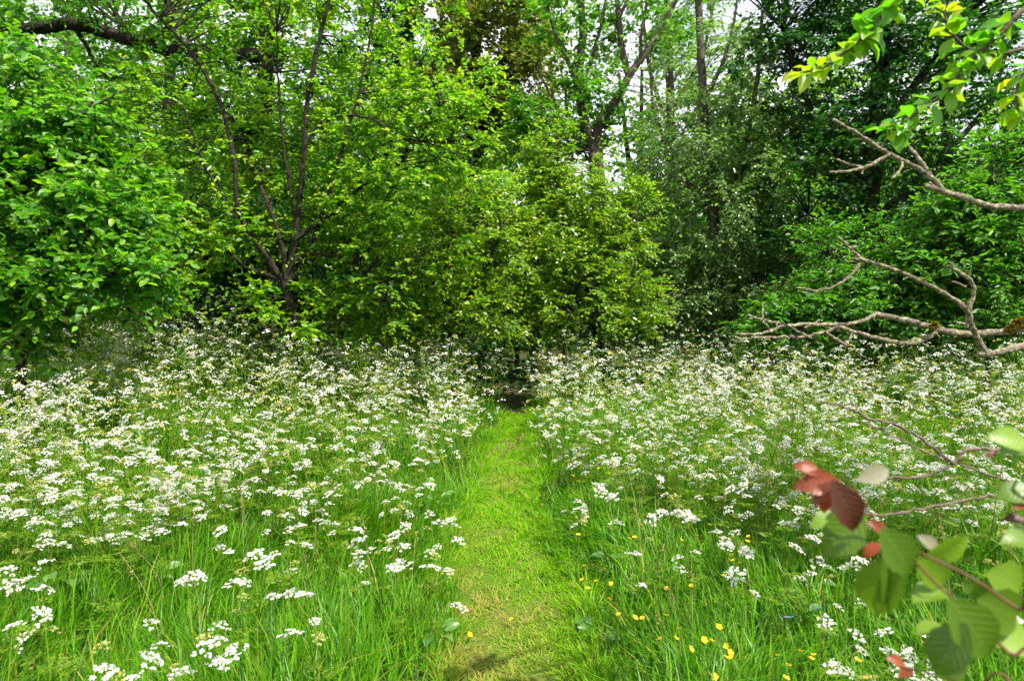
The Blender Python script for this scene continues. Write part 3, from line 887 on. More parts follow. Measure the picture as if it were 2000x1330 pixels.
n = 40000
cl = 440
cx = rng.uniform(-42, 42, cl); cy = rng.uniform(26, 36, cl); cz = rng.uniform(.5, 9.0, cl) * (1 - .25 * np.abs(wob(cx, cy * 0, .12)))
ci = rng.integers(0, cl, n)
pos = np.stack([cx[ci], cy[ci], cz[ci]], -1) + rng.normal(0, .95, (n, 3))
pos = pos[pos[:, 2] > .1]; n = len(pos)
ax = unit(rng.normal(size=(n, 3)) + np.array([0, 0, -.3])); nr = np.array([0, 0, .7]) + rng.normal(0, .5, (n, 3))
V, F, t = place_leaves(pos, ax, nr, rng.uniform(.35, .75, n), rng.uniform(0, .4, n), LEAF4)
acc = Acc(); acc.add(V, [F], 0, t)
for k in range(46):
    tx, ty = rng.uniform(-42, 42), rng.uniform(26, 36)
    s = spline([(tx, ty, 0), (tx + rng.normal(0, .2), ty, 5), (tx + rng.normal(0, .5), ty, 11)], 3)
    V, F = tube(s, np.linspace(.22, .06, len(s)), 6)
    acc.add(V, F, 1)
tag(link("woodland", acc.mesh("woodland", [M_oak, M_darkbark])), "far wood closing the view behind the nearer trees", "woodland", kind="stuff")


# ------------------------------------------------------------------ cow parsley
def umbel_mesh(n_let, florets, R, seed):
    acc = Acc()
    k = np.arange(n_let)
    an = k * 2.39996 + rng.uniform(0, 6)
    r = R * np.sqrt((k + .4) / n_let) * rng.uniform(.85, 1.12, n_let)
    c = np.stack([r * np.cos(an), r * np.sin(an), -.5 * r ** 2 / R + rng.normal(0, .0025, n_let)], -1)
    hub = np.array([0, 0, -.55 * R])
    fi = np.repeat(k, florets)
    fa, fr = rng.uniform(0, 6.28, len(fi)), .0105 * np.sqrt(rng.uniform(0, 1, len(fi))) * R / .038
    fp = c[fi] + np.stack([fr * np.cos(fa), fr * np.sin(fa), -.25 * fr + rng.normal(0, .0008, len(fi))], -1)
    nr = np.array([0, 0, 1.0]) + rng.normal(0, .35, (len(fi), 3)) + unit(c[fi] + 1e-6) * .3
    ax = rng.normal(size=(len(fi), 3))
    size = rng.uniform(.0052, .0088, len(fi)) * math.sqrt(8 / florets) * R / .038
    T = (np.array([[-.5, -.5, 0], [.5, -.4, .08], [.5, .5, 0], [-.45, .5, .08]]), np.array([[0, 1, 2, 3]]))
    V, F, t = place_leaves(fp, ax, nr, size, np.where(rng.uniform(0, 1, len(fi)) < .22, rng.uniform(.2, .9, len(fi)), 0), T)
    acc.add(V, [F], 0, t)
    V, F = twig_strips(np.repeat(hub[None], n_let, 0), c - np.array([0, 0, .002]), .0007)
    acc.add(V, [F], 1)
    return acc


def fern_leaf(acc, base, direction, length, mat=0, pairs=6, sub=4, stalk=True):
    """Feathery divided leaf: rachis with pinnae carrying small leaflets."""
    d = unit(direction)
    side = unit(np.cross(d, np.array([0, 0, 1.0])) + 1e-5)
    upn = np.cross(side, d)
    pos, ax, size = [], [], []
    for p in range(pairs):
        t = (p + 1) / (pairs + .3)
        at = base + d * length * t - np.array([0, 0, .25 * length * t * t])
        pl = length * .42 * (1 - .75 * t)
        for s in (-1, 1):
            pd = unit(side * s + d * .55)
            for q in range(sub):
                u = (q + .6) / sub
                pos.append(at + pd * pl * u - np.array([0, 0, .1 * pl * u]))
                ax.append(unit(pd * .6 + (d if q % 2 else -d * .2) * .8))
                size.append(pl * .42 * (1 - .4 * u) + .006)
    pos, ax, size = np.array(pos), np.array(ax), np.array(size)
    V, F, t = place_leaves(pos, ax, upn + rng.normal(0, .35, (len(pos), 3)), size, rng.uniform(0, .3, len(pos)), LEAF4)
    acc.add(V, [F], mat, t)
    if not stalk:
        return
    s = np.stack([base, base + d * length * .5 - np.array([0, 0, .06 * length]), base + d * length - np.array([0, 0, .25 * length])])
    V, F = tube(s, np.array([.0022, .0016, .0008]), 3, 0, False)
    acc.add(V, F, mat)


UMBELS = [umbel_mesh(int(rng.integers(8, 13)), 8, rng.uniform(.031, .043), i_) for i_ in range(8)]
UMBELS_FAR = [umbel_mesh(6, 3, rng.uniform(.036, .049), i_) for i_ in range(6)]
UM_WHITE = [a_.mesh("flower_head", [M_petal, M_stem]) for a_ in UMBELS]
UM_SEED = [a_.mesh("flower_head", [M_seed, M_stem]) for a_ in UMBELS[:3]]


def plant_plan(height, n_umb, spread):
    """Stem polyline set and flower head placings for a plant of unit position."""
    lean = rng.normal(0, .10, 2)
    top = np.array([lean[0] * height, lean[1] * height, height])
    main = spline([(0, 0, 0), (top[0] * .35, top[1] * .35, height * .5), top], 4)
    stems, heads = [(main, .0042, .0018)], [(top, .95)]
    for k in range(n_umb - 1):
        i0 = int(len(main) * rng.uniform(.45, .85))
        st = main[min(i0, len(main) - 2)]
        an = k * 2.4 + rng.uniform(-.5, .5)
        r = spread * rng.uniform(.45, 1.1)
        end = np.array([top[0] + r * np.cos(an), top[1] + r * np.sin(an), height * rng.uniform(.66, 1.08)])
        mid = st * .45 + end * .55 + np.array([0, 0, -.10 * height * .5])
        stems.append((spline([st, mid, end], 3), .0024, .0012))
        heads.append((end, rng.uniform(.55, 1.15)))
    return stems, heads


VARIANTS = []
for k in range(14):
    n_umb = int(rng.integers(7, 13))
    stems, heads = plant_plan(1.0, n_umb, rng.uniform(.16, .26))
    acc = Acc()
    for s, r0, r1 in stems:
        V, F = tube(s, np.linspace(r0, r1, len(s)), 3, 0, False)
        acc.add(V, F, 0)
    leaf_acc = Acc()
    for q in range(5):
        an = rng.uniform(0, 6.28)
        hz = rng.uniform(.12, .70)
        fern_leaf(leaf_acc, np.array([0, 0, hz]), np.array([np.cos(an), np.sin(an), rng.uniform(.1, .6)]), rng.uniform(.16, .30) * (1.1 - .5 * hz))
    far_acc = Acc()
    for s, r0, r1 in stems:
        e = s[[0, len(s) // 2, len(s) - 1]] if s is stems[0][0] else s[[0, len(s) - 1]]
        V, F = twig_strips(e[:-1], e[1:], (r0 + r1) / 2)
        far_acc.add(V, [F], 2)
    for q in range(3):
        an = rng.uniform(0, 6.28)
        hz = rng.uniform(.15, .75)
        fern_leaf(far_acc, np.array([0, 0, hz]), np.array([np.cos(an), np.sin(an), rng.uniform(.1, .6)]), rng.uniform(.18, .32) * (1.1 - .5 * hz), 3, 4, 2, False)
    VARIANTS.append(dict(far=far_acc, stem=acc.mesh("stem", [M_stem]), stem_acc=acc, leaf=leaf_acc.mesh("leaves", [M_fern]), leaf_acc=leaf_acc, heads=heads))

# hand-placed foreground plants: (px, py of the flowers, height of the flowers, number, spread)
FRONT = [(520, 1085, .62, 9, .15), (295, 1210, .60, 8, .10), (595, 1155, .60, 5, .07), (205, 1300, .60, 5, .06), (570, 1030, .62, 5, .07), (265, 985, .66, 9, .16), (190, 965, .66, 6, .10),
         (30, 1130, .62, 4, .05), (85, 1195, .58, 2, .04), (25, 1215, .56, 2, .03), (80, 1095, .60, 2, .04), (430, 1215, .58, 4, .05), (405, 1255, .55, 3, .05), (850, 1080, .50, 6, .08),
         (785, 1105, .48, 4, .05), (880, 1010, .50, 5, .07), (770, 1040, .52, 4, .07), (895, 1178, .10, 3, .04), (700, 1030, .55, 4, .08), (40, 1000, .66, 5, .08), (430, 1030, .60, 3, .04),
         (1340, 1000, .60, 5, .08), (1240, 1075, .50, 2, .04), (1130, 990, .50, 3, .05), (1420, 1050, .60, 5, .07), (1460, 1075, .58, 3, .04), (1590, 1045, .62, 6, .08), (1660, 1100, .60, 4, .06),
         (1740, 1265, .50, 8, .12), (1810, 1250, .48, 4, .05), (1275, 1010, .55, 3, .05), (1690, 1320, .45, 3, .06), (1320, 1085, .50, 2, .03), (1615, 1210, .52, 2, .03), (1960, 1035, .66, 5, .09),
         (840, 1000, .55, 3, .06), (640, 960, .62, 6, .10), (470, 1110, .55, 3, .05), (370, 1130, .50, 3, .06), (1190, 965, .55, 4, .08), (700, 1075, .50, 3, .05), (1960, 1110, .6, 4, .08)]
plants = []          # (x, y, height, variant, rot, in_front, plan)
for (px, py, h, n_umb, sp_) in FRONT:
    d0 = 2.0
    for _ in range(30):            # depth at which a head of height h is seen at (px, py)
        p0 = P(px, py, d0)
        zz = float(ground_z(p0[0], d0)) + h
        d0 *= (EYE - zz) / max(EYE - p0[2], .05)
    p0 = P(px, py, d0)
    plants.append(dict(x=p0[0], y=d0, h=h, n=n_umb, sp=sp_, front=True))
n = 2650
y = rng.uniform(2.9, 11.2, n)
x = rng.uniform(-1, 1, n) * (.80 * y + 1.2)
dens = smooth(2.9, 4.4, y + .3 * wob(x, y, 1.5) - .45 * smooth(0, .6, x) * smooth(3, 0, x)) * (.85 + .45 * wob(x, y, 1.0, 4))
dens = dens * smooth(.04, .36, off_path(x, y) + .22 * smooth(5.5, 7.5, y))
dens *= off_path(x, y) > .03
dens *= np.where((off_path(x, y) < .8) & (y < 5.4), .5, 1.0)
dens *= np.where((np.abs(x) < .32) & (y > 10.2), 0, 1)
# clear of trunks and bush
dens *= np.where((x < -3.3) & (y > 5.6) & (y < 7.0) & (x < -4.4), .4, 1)
keep = rng.uniform(0, 1, n) < dens
x, y = x[keep], y[keep]
for xx, yy in zip(x, y):
    h = rng.uniform(.62, 1.25) * (.72 + .30 * float(smooth(3.5, 7.0, yy))) * (1 + .08 * float(smooth(8.5, 10, yy)))
    if xx < -2.6:
        h *= 1 + .12 * float(smooth(6.5, 8.5, yy))
    if off_path(np.array(xx), np.array(yy)) < .45:
        h *= .72 + .2 * float(smooth(6.5, 9, yy))
    plants.append(dict(x=xx, y=yy, h=h, n=None, front=False))
fxs = np.array([p_["x"] / p_["y"] * FPX + 1000 for p_ in plants])
inview = (fxs > -60) & (fxs < 2060)
dist = np.array([math.hypot(p_["x"], p_["y"]) for p_ in plants])
order = np.argsort(np.where(inview, dist, dist + 100) - np.array([50 if p_["front"] else 0 for p_ in plants]))
n_single = 300


def ordinal(k):
    return f"{k}{'th' if 10 <= k % 100 <= 20 else {1: 'st', 2: 'nd', 3: 'rd'}.get(k % 10, 'th')}"


def parsley_zone(x_, y_):
    """Row and landmark that a plant stands by."""
    fx = x_ / y_ * FPX + 1000
    row = "nearest" if y_ < 3.2 else ("near" if y_ < 3.9 else ("front" if y_ < 4.4 else ("middle" if y_ < 4.9 else "back")))
    if abs(x_ - float(path_x(y_))) < .95:
        at = f"by the path's {'left' if x_ < 0 else 'right'} edge"
    elif fx < 330:
        at = "before the large-leaved bush"
    elif fx < 700:
        at = "before the forked trunk"
    elif fx < 1000:
        at = "left of the path"
    elif fx < 1330:
        at = "right of the path"
    elif fx < 1650:
        at = "before the bare branch tips"
    else:
        at = "behind the leafy sprig"
    return fx, row, at


zones = {}
for rank, q in enumerate(order[:n_single]):
    fx, row, at = parsley_zone(plants[q]["x"], plants[q]["y"])
    zones.setdefault((row, at), []).append((fx, q))
PARSLEY_LABEL = {}
for (row, at), members in zones.items():
    for k, (fx, q) in enumerate(sorted(members)):
        h_ = plants[q]["h"]
        size = "tall " if h_ > .92 else ("low " if h_ < .6 else "")
        if len(members) == 1:
            PARSLEY_LABEL[q] = f"{size}white cow parsley alone in the {row} row {at}"
        else:
            PARSLEY_LABEL[q] = f"{size}white cow parsley, {ordinal(k + 1)} from left in {row} row {at}"


far = Acc()
for rank, q in enumerate(order):
    p_ = plants[q]
    gz = float(ground_z(p_["x"], p_["y"]))
    rot = rng.uniform(0, 6.28)
    if p_["front"] and p_["n"] is not None:
        stems, heads = plant_plan(p_["h"], p_["n"], p_["sp"])
        acc = Acc()
        for s, r0, r1 in stems:
            V, F = tube(s, np.linspace(r0, r1, len(s)), 4, 0, False)
            acc.add(V, F, 0)
        stem_me, leaf_me, s_ = acc.mesh("stem", [M_stem]), VARIANTS[rank % 14]["leaf"], 1.0
        leaf_scale = p_["h"]
        lean_fix = heads[0][0]
        px_, py_ = p_["x"] - lean_fix[0], p_["y"] - lean_fix[1]
        rot = 0.0
    else:
        v = VARIANTS[int(rng.integers(0, 14))]
        stem_me, leaf_me, heads, s_ = v["stem"], v["leaf"], v["heads"], p_["h"]
        leaf_scale = s_
        px_, py_ = p_["x"], p_["y"]
    if rank < n_single:
        root = link("cow_parsley", None, None, (px_, py_, gz))
        root.rotation_euler = (0, 0, rot)
        tag(root, PARSLEY_LABEL[q], "wildflower", "cow parsley in the meadow")
        o = link("stem", stem_me, root); o.scale = (s_, s_, s_)
        o = link("leaves", leaf_me, root); o.scale = (leaf_scale,) * 3
        for (hp, hs) in heads:
            seedy = rng.uniform() < (.12 if p_["front"] else .34)
            me = UM_SEED[int(rng.integers(0, 3))] if seedy else UM_WHITE[int(rng.integers(0, 8))]
            o = link("flower_head", me, root)
            o.location = np.asarray(hp) * s_
            o.rotation_euler = (rng.normal(0, .32), rng.normal(0, .32), rng.uniform(0, 6.28))
            k = hs * (1.0 if not seedy else .8) * (1.0 if p_["front"] else .88)
            o.scale = (k, k, k)
    else:
        c_, sn = math.cos(rot), math.sin(rot)
        R = np.array([[c_, -sn, 0], [sn, c_, 0], [0, 0, 1]])
        off = np.array([px_, py_, gz])
        src = v["far"]
        VV = (np.concatenate(src.V) * s_) @ R.T + off
        n0 = far.n
        f4, m4 = np.concatenate(src.F[4]), np.concatenate(src.M[4])
        far.add(VV, [f4], 2, np.concatenate(src.T))
        far.F.setdefault(3, []).append(np.concatenate(src.F[3]) + n0)
        far.M.setdefault(3, []).append(np.full(sum(len(q_) for q_ in src.F[3]), 3))
        for (hp, hs) in heads:
            seedy = rng.uniform() < .34
            u = UMBELS_FAR[int(rng.integers(0, 6))]
            a1 = rng.uniform(0, 6.28)
            R2 = np.array([[math.cos(a1), -math.sin(a1), 0], [math.sin(a1), math.cos(a1), 0], [0, 0, 1]])
            tilt = rng.normal(0, .32, 2)
            VV = np.concatenate(u.V) @ R2.T
            VV[:, 2] += VV[:, 0] * tilt[0] + VV[:, 1] * tilt[1]
            VV = VV * hs * .88 + (np.asarray(hp) * s_) @ R.T + off
            # petals then rays, kept apart by material
            k4 = np.concatenate(u.F[4]); m4 = np.concatenate(u.M[4])
            far.add(VV, [k4[m4 == 0]], 1 if seedy else 0, np.concatenate(u.T))
if far.V:
    o = link("cow_parsley_mass", far.mesh("cow_parsley_mass", [M_petal, M_seed, M_stem, M_fern]))
    tag(o, "white cow parsley in a dense bank before the trees", "wildflowers", "cow parsley in the meadow", "stuff")


# ------------------------------------------------------------------ buttercups
def buttercup_flower():
    acc = Acc()
    for k in range(5):
        an = k * 1.2566
        a_ = np.array([[math.cos(an), math.sin(an), .42]])
        n_ = np.array([[-math.cos(an) * .5, -math.sin(an) * .5, 1.0]])
        T = (np.array([[0, 0, 0], [.45, .36, .05], [.95, .34, .12], [1.05, 0, .10], [.95, -.34, .12], [.45, -.36, .05]]), np.array([[0, 5, 4, 3], [0, 3, 2, 1]]))
        V, F, t = place_leaves(np.zeros((1, 3)), a_, n_, np.array([.0135]), np.zeros(1), T)
        acc.add(V, [F], 0, t)
    V, F = tube([(0, 0, 0), (0, 0, .005)], [.0035, .003], 6)
    acc.add(V, F, 1)
    return acc.mesh("flower", [M_butter, M_seed])


bc_flower = buttercup_flower()
bc_stems = []
for k in range(4):
    b = rng.normal(0, .12, 2)
    acc = Acc()
    V, F = tube(spline([(0, 0, 0), (b[0] * .2, b[1] * .2, .5), (b[0], b[1], 1)], 3), np.linspace(.0016, .001, 7), 3, 0, False)
    acc.add(V * np.array([1, 1, 1]), F)
    bc_stems.append((acc, b))
BUTTER = [(1137, 1133), (1142, 1105), (1165, 1135), (1130, 1045), (1148, 1010), (1195, 1140), (1190, 1170), (1208, 1200), (1240, 1207), (1255, 1208), (1302, 1203), (1303, 1150), (1328, 1228), (1330, 1055),
          (1148, 1150), (1320, 1247), (1290, 1248), (1348, 1268), (1350, 1145), (1375, 1250), (1390, 1252), (1420, 1262), (1425, 1275), (1418, 1285), (1428, 1282), (1404, 1225), (1395, 1322), (1462, 1048),
          (1432, 1048), (1460, 1058), (1430, 1085), (1432, 1095), (1445, 1100), (1415, 1125), (1385, 1025), (1520, 1280), (1565, 1272), (1590, 1280), (1585, 1287), (1675, 1290), (1535, 1325), (917, 1240),
          (1000, 1210), (1147, 897), (1180, 905), (1200, 900), (1120, 930), (1190, 925), (1260, 885), (1310, 880), (1230, 1052), (1240, 1050), (1060, 985), (1540, 1300), (1690, 1325), (1370, 1000), (1195, 905),
          (1215, 915), (1170, 915), (1130, 940), (1290, 900)]
def butter_zone(px, py):
    if px < 1080:
        return "in the short grass of the path"
    if py < 1000:
        return "among white flowers halfway along the path"
    row = "lowest" if py > 1262 else ("second lowest" if py > 1190 else ("middle" if py > 1090 else "upper"))
    return f"in the {row} band right of the path"


bz = {}
for q, (px, py) in enumerate(BUTTER):
    bz.setdefault(butter_zone(px, py), []).append((px, py, q))
BUTTER_LABEL = {}
for at, members in bz.items():
    for k, (px, py, q) in enumerate(sorted(members)):
        BUTTER_LABEL[q] = f"yellow buttercup, {ordinal(k + 1)} from left {at}"
for q, (px, py) in enumerate(BUTTER):
    h = rng.uniform(.26, .36) if px > 1080 else .06
    if py < 960:
        h += .15
    d0 = 2.5
    for _ in range(30):
        p0 = P(px, py, d0)
        zz = float(ground_z(p0[0], d0)) + h
        d0 *= (EYE - zz) / max(EYE - p0[2], .05)
    p0 = P(px, py, d0)
    gz = float(ground_z(p0[0], d0))
    acc, b = bc_stems[q % 4]
    me_key = "stem"
    root = link("buttercup", None, None, (p0[0] - b[0] * h, d0 - b[1] * h, gz))
    tag(root, BUTTER_LABEL[q], "wildflower", "buttercups by the path")
    st = Acc(); V = np.concatenate(acc.V).copy(); V[:, 2] *= h
    # the bend is laid out for a stem one metre long: scale it with the height
    ctr = spline([(0, 0, 0), (b[0] * .2, b[1] * .2, .5), (b[0], b[1], 1)], 3)
    V[:, :2] -= np.repeat(ctr[:, :2], 3, 0) * (1 - h)
    st.add(V, [np.concatenate(acc.F[k]) for k in acc.F])
    link("stem", st.mesh("stem", [M_stem]), root)
    o = link("flower", bc_flower, root, (b[0] * h, b[1] * h, h))
    o.rotation_euler = (rng.normal(.15, .3), rng.normal(0, .3), rng.uniform(0, 6.28))
    k = rng.uniform(.9, 1.25)
    o.scale = (k, k, k)


# ------------------------------------------------------------------ broad-leaved weeds and seeding grasses by the path
dock_leaf = leaf_object_mesh("leaf", M_dock, curl=1.6)
WEEDS = [(1165, 1225, .10, 7, .13, "grey-green broad-leaved weed at the right edge of the path"), (1190, 1085, .16, 6, .11, "broad-leaved weed in the grass right of the path beside small buttercups"),
         (1375, 1290, .14, 6, .12, "broad-leaved weed under the yellow buttercups near the bottom"), (850, 1230, .12, 7, .12, "broad-leaved weed at the left edge of the path near the dry patch"),
         (850, 975, .30, 6, .13, "broad-leaved weed left of the path below the white flowers"), (110, 1120, .30, 6, .15, "broad-leaved weed in the long grass at the lower left"),
         (1560, 1195, .22, 6, .12, "broad-leaved weed in the long grass right of the buttercups"), (1650, 1130, .25, 6, .12, "broad-leaved weed below the cow parsley by the reddish sprig"),
         (1240, 1190, .10, 6, .10, "small broad-leaved weed between the path and the buttercup cluster"), (300, 1110, .28, 5, .13, "broad-leaved weed among long grass left of the big white flower heads")]
for (px, py, h, nl, size, label) in WEEDS:
    d0 = 2.5
    for _ in range(30):
        p0 = P(px, py, d0)
        zz = float(ground_z(p0[0], d0)) + h
        d0 *= (EYE - zz) / max(EYE - p0[2], .05)
    p0 = P(px, py, d0)
    gz = float(ground_z(p0[0], d0))
    root = link("broad_leaved_weed", None, None, (p0[0], d0, gz))
    tag(root, label, "weed", "broad-leaved weeds by the path")
    acc = Acc()
    for k in range(nl):
        an = k * 2.4 + rng.uniform(-.4, .4)
        st = np.array([0, 0, h * .3]); en = np.array([math.cos(an) * size * .35, math.sin(an) * size * .35, h * rng.uniform(.75, 1.1)])
        V, F = tube(spline([(0, 0, 0), st, en], 3), np.linspace(.003, .0018, 7), 4, 0, False)
        acc.add(V, F)
        o = link("leaf", dock_leaf[int(rng.integers(0, 2))], root)
        o.matrix_local = leaf_matrix(en, np.array([math.cos(an), math.sin(an), rng.uniform(-.2, .5)]), np.array([0, 0, 1.0]) + rng.normal(0, .35, 3), size * rng.uniform(.45, .85))
    link("stalks", acc.mesh("stalks", [M_stem]), root)

SEEDS = [((900, 960), (960, 885), (1045, 872)), ((905, 985), (950, 890), (1000, 855)), ((930, 1000), (970, 905), (1020, 858)), ((960, 935), (990, 905), (1055, 910)), ((780, 990), (770, 920), (800, 880)),
         ((930, 960), (985, 880), (1028, 845)), ((820, 1010), (850, 930), (905, 895))]
for q, (a_, b_, c_) in enumerate(SEEDS):
    d0 = 6.6 - (q % 3) * .3
    w = [P(a_[0], a_[1], d0), P(b_[0], b_[1], d0 + .05), P(c_[0], c_[1], d0 + .1)]
    base = np.array([w[0][0] - .06, w[0][1], float(ground_z(w[0][0], d0))])
    root = link("seeding_grass", None, None, base)
    tag(root, ("straw-coloured seeding grass, " + ordinal(sorted(range(len(SEEDS)), key=lambda k_: SEEDS[k_][2][0]).index(q) + 1) + " from left of those arching at the far path's left edge"), "grass stalk", "seeding grasses by the path")
    s = spline([base, w[0], w[1], w[2]], 5)
    acc = Acc(); V, F = tube(s, np.linspace(.0028, .0015, len(s)), 4, 0, False); acc.add(V, F)
    link("stem", acc.mesh("stem", [M_straw], base), root)
    k = 46
    t = rng.uniform(.72, 1, k); idx = (t * (len(s) - 1)).astype(int)
    pos = s[idx] + rng.normal(0, .006, (k, 3))
    ax = unit(np.gradient(s, axis=0)[idx] * 20 + rng.normal(0, .5, (k, 3)))
    V, F, tt = place_leaves(pos, ax, rng.normal(size=(k, 3)), rng.uniform(.012, .028, k), rng.uniform(0, .8, k), LEAF4)
    acc = Acc(); acc.add(V, [F], 0, tt)
    link("seed_head", acc.mesh("seed_head", [M_straw], base), root)


# ------------------------------------------------------------------ old fruit tree at the right edge
FT_BASE = np.array([2.75, 3.0, float(ground_z(2.75, 3.0)) - .03])
ft = link("fruit_tree", None, None, FT_BASE)
tag(ft, "old fruit tree off the right edge with bare lichened branches and leafy shoots reaching in", "tree")
acc = Acc()
trunk_pts = spline([FT_BASE, FT_BASE + (.03, 0, .8), FT_BASE + (-.05, .05, 1.6), FT_BASE + (.0, .0, 2.6), FT_BASE + (.15, .1, 3.6)], 7)
V, F = tube(trunk_pts, np.linspace(.13, .05, len(trunk_pts)), 10, .05)
acc.add(V, F)
link("trunk", acc.mesh("trunk", [M_bark], FT_BASE, True), ft)


def on_trunk(z):
    return trunk_pts[np.argmin(np.abs(trunk_pts[:, 2] - z))]


def dead_part(segments, name="dead_branch", mat=M_dead, knots=True):
    """segments: list of (pts [(px,py,d)], r0_px, r1_px): a branch and its forks as one part."""
    acc = Acc()
    for pts, r0, r1 in segments:
        w = [p if len(p) == 3 and isinstance(p, np.ndarray) else P(*p) for p in pts]
        s = spline(w, 6)
        md = np.mean([p[1] for p in w])
        rad = np.linspace(r0, r1, len(s)) / FPX * md * .78
        s[1:-1] += rng.normal(0, .0014, (len(s) - 2, 3))
        if knots:
            rad = rad * (1 + .05 * rng.normal(size=len(s)))
        V, F = tube(s, rad, 7, .05)
        acc.add(V, F)
        for k in range(len(s) // 14 + (rng.uniform() < .4)):          # short broken spurs and buds
            i_ = int(rng.integers(1, len(s) - 1))
            dr_ = unit(unit(s[i_ + 1] - s[i_ - 1]) * rng.uniform(.2, .8) + rng.normal(0, .7, 3))
            e = spline([s[i_], s[i_] + dr_ * rng.uniform(.008, .018), s[i_] + dr_ * rng.uniform(.02, .045) + rng.normal(0, .004, 3)], 3)
            V, F = tube(e, np.linspace(min(rad[i_] * .6, .004), .0014, len(e)), 5)
            acc.add(V, F)
    return link(name, acc.mesh(name, [mat], FT_BASE, True), ft)


D1 = 2.7
dead_part([([on_trunk(1.95), (2060, 402, 2.8), (2000, 406, D1), (1930, 402, D1), (1870, 383, D1), (1808, 364, D1)], 9, 7),
           ([(1845, 378, D1), (1828, 355, D1), (1800, 335, D1), (1770, 318, D1), (1735, 300, D1), (1700, 278, 2.65), (1665, 256, 2.6), (1628, 234, 2.55)], 8, 4.2),
           ([(1736, 302, D1), (1712, 316, 2.68), (1690, 328, 2.65), (1655, 335, 2.62), (1620, 337, 2.6)], 5, 3.2),
           ([(1690, 328, 2.65), (1660, 322, 2.68), (1634, 312, 2.7)], 3.6, 2.8),
           ([(1688, 330, 2.65), (1682, 340, 2.63)], 2.6, 1.8),
           ([(1762, 316, D1), (1758, 332, 2.68), (1742, 350, 2.65)], 3.6, 2.5),
           ([(1818, 344, D1), (1800, 318, 2.72), (1778, 289, 2.75)], 5.5, 4.2),
           ([(1828, 372, D1), (1815, 356, D1)], 6, 4)])
D2 = 2.6
dead_part([([on_trunk(1.45), (2060, 640, 2.75), (2000, 642, D2), (1960, 648, D2), (1900, 652, D2), (1850, 648, D2), (1820, 640, D2), (1770, 626, D2), (1710, 613, D2)], 10, 7),
           ([(1712, 613, D2), (1690, 625, D2), (1660, 632, D2), (1620, 634, 2.55), (1570, 634, 2.5), (1530, 636, 2.45)], 5.5, 4),
           ([(1532, 634, 2.45), (1505, 628, 2.45), (1480, 622, 2.42), (1460, 616, 2.4)], 4, 2.6),
           ([(1490, 622, 2.43), (1489, 605, 2.45), (1491, 590, 2.46)], 2.8, 2.2),
           ([(1530, 636, 2.45), (1500, 648, 2.42), (1470, 653, 2.4), (1436, 652, 2.38)], 4, 2.4),
           ([(1488, 624, 2.43), (1500, 640, 2.44), (1512, 650, 2.45)], 2.8, 2.2),
           ([(1830, 645, D2), (1810, 660, D2), (1775, 671, D2), (1750, 668, D2), (1710, 660, D2), (1670, 648, D2), (1635, 638, 2.55)], 7, 5),
           ([(1636, 639, 2.55), (1600, 652, 2.5), (1570, 658, 2.5), (1530, 658, 2.45), (1480, 660, 2.4), (1442, 664, 2.38)], 4.6, 2.4),
           ([(1612, 650, 2.5), (1632, 662, 2.52), (1650, 675, 2.55)], 4.2, 3.4), ([(1650, 676, 2.55), (1660, 660, 2.57), (1666, 645, 2.6)], 3.0, 2.4),
           ([(1570, 640, 2.5), (1590, 632, 2.52), (1600, 625, 2.55)], 2.6, 2.0), ([(1535, 634, 2.45), (1560, 648, 2.47), (1585, 660, 2.48)], 3.2, 2.5)])
dead_part([([on_trunk(1.25), (2060, 655, 2.65), (2000, 674, 2.55), (1965, 685, 2.5), (1930, 691, 2.5), (1912, 692, 2.5)], 10, 7),
           ([(1925, 690, 2.5), (1912, 665, 2.5), (1898, 635, 2.48), (1892, 605, 2.46), (1898, 585, 2.46)], 8.5, 6),
           ([(1898, 588, 2.46), (1903, 570, 2.46), (1897, 550, 2.46), (1880, 535, 2.46), (1850, 520, 2.46)], 5.5, 4),
           ([(1893, 612, 2.46), (1870, 590, 2.45), (1830, 565, 2.42), (1790, 545, 2.4), (1740, 525, 2.38), (1700, 512, 2.36), (1672, 495, 2.35), (1638, 464, 2.33)], 6.5, 3.4),
           ([(1678, 505, 2.36), (1672, 525, 2.35), (1650, 548, 2.34), (1620, 563, 2.33), (1590, 568, 2.32), (1558, 562, 2.3)], 4.2, 2.6),
           ([(1700, 512, 2.36), (1682, 507, 2.35), (1664, 505, 2.35)], 4.4, 3.4),
           ([(1887, 560, 2.46), (1870, 553, 2.46), (1860, 550, 2.46)], 2.6, 1.8),
           ([(1888, 640, 2.47), (1888, 615, 2.47), (1880, 590, 2.47)], 3.4, 2.4), ([(1888, 634, 2.47), (1868, 630, 2.46)], 3.2, 2.6)])
D4 = 1.75
dead_part([([on_trunk(.85), (2100, 930, 1.95), (2000, 945, D4), (1960, 935, D4), (1900, 917, D4), (1840, 897, D4), (1780, 870, D4), (1730, 845, D4), (1680, 822, D4)], 3.6, 1.8),
           ([on_trunk(.95), (2100, 880, 1.95), (2000, 880, D4), (1960, 878, D4), (1890, 878, D4), (1870, 900, D4), (1840, 918, D4), (1790, 932, D4), (1735, 932, D4), (1690, 930, 1.7)], 5, 2.6),
           ([(1862, 905, D4), (1830, 880, D4), (1790, 850, D4), (1745, 828, D4), (1700, 818, 1.72), (1665, 800, 1.7), (1640, 792, 1.7), (1605, 787, 1.68)], 4.6, 2.4),
           ([on_trunk(.75), (2100, 950, 1.85), (1990, 965, 1.65), (1940, 967, 1.6), (1880, 978, 1.6), (1800, 993, 1.58), (1725, 1006, 1.55), (1670, 1000, 1.52)], 4.2, 2.2)], "dead_twig", M_twig)
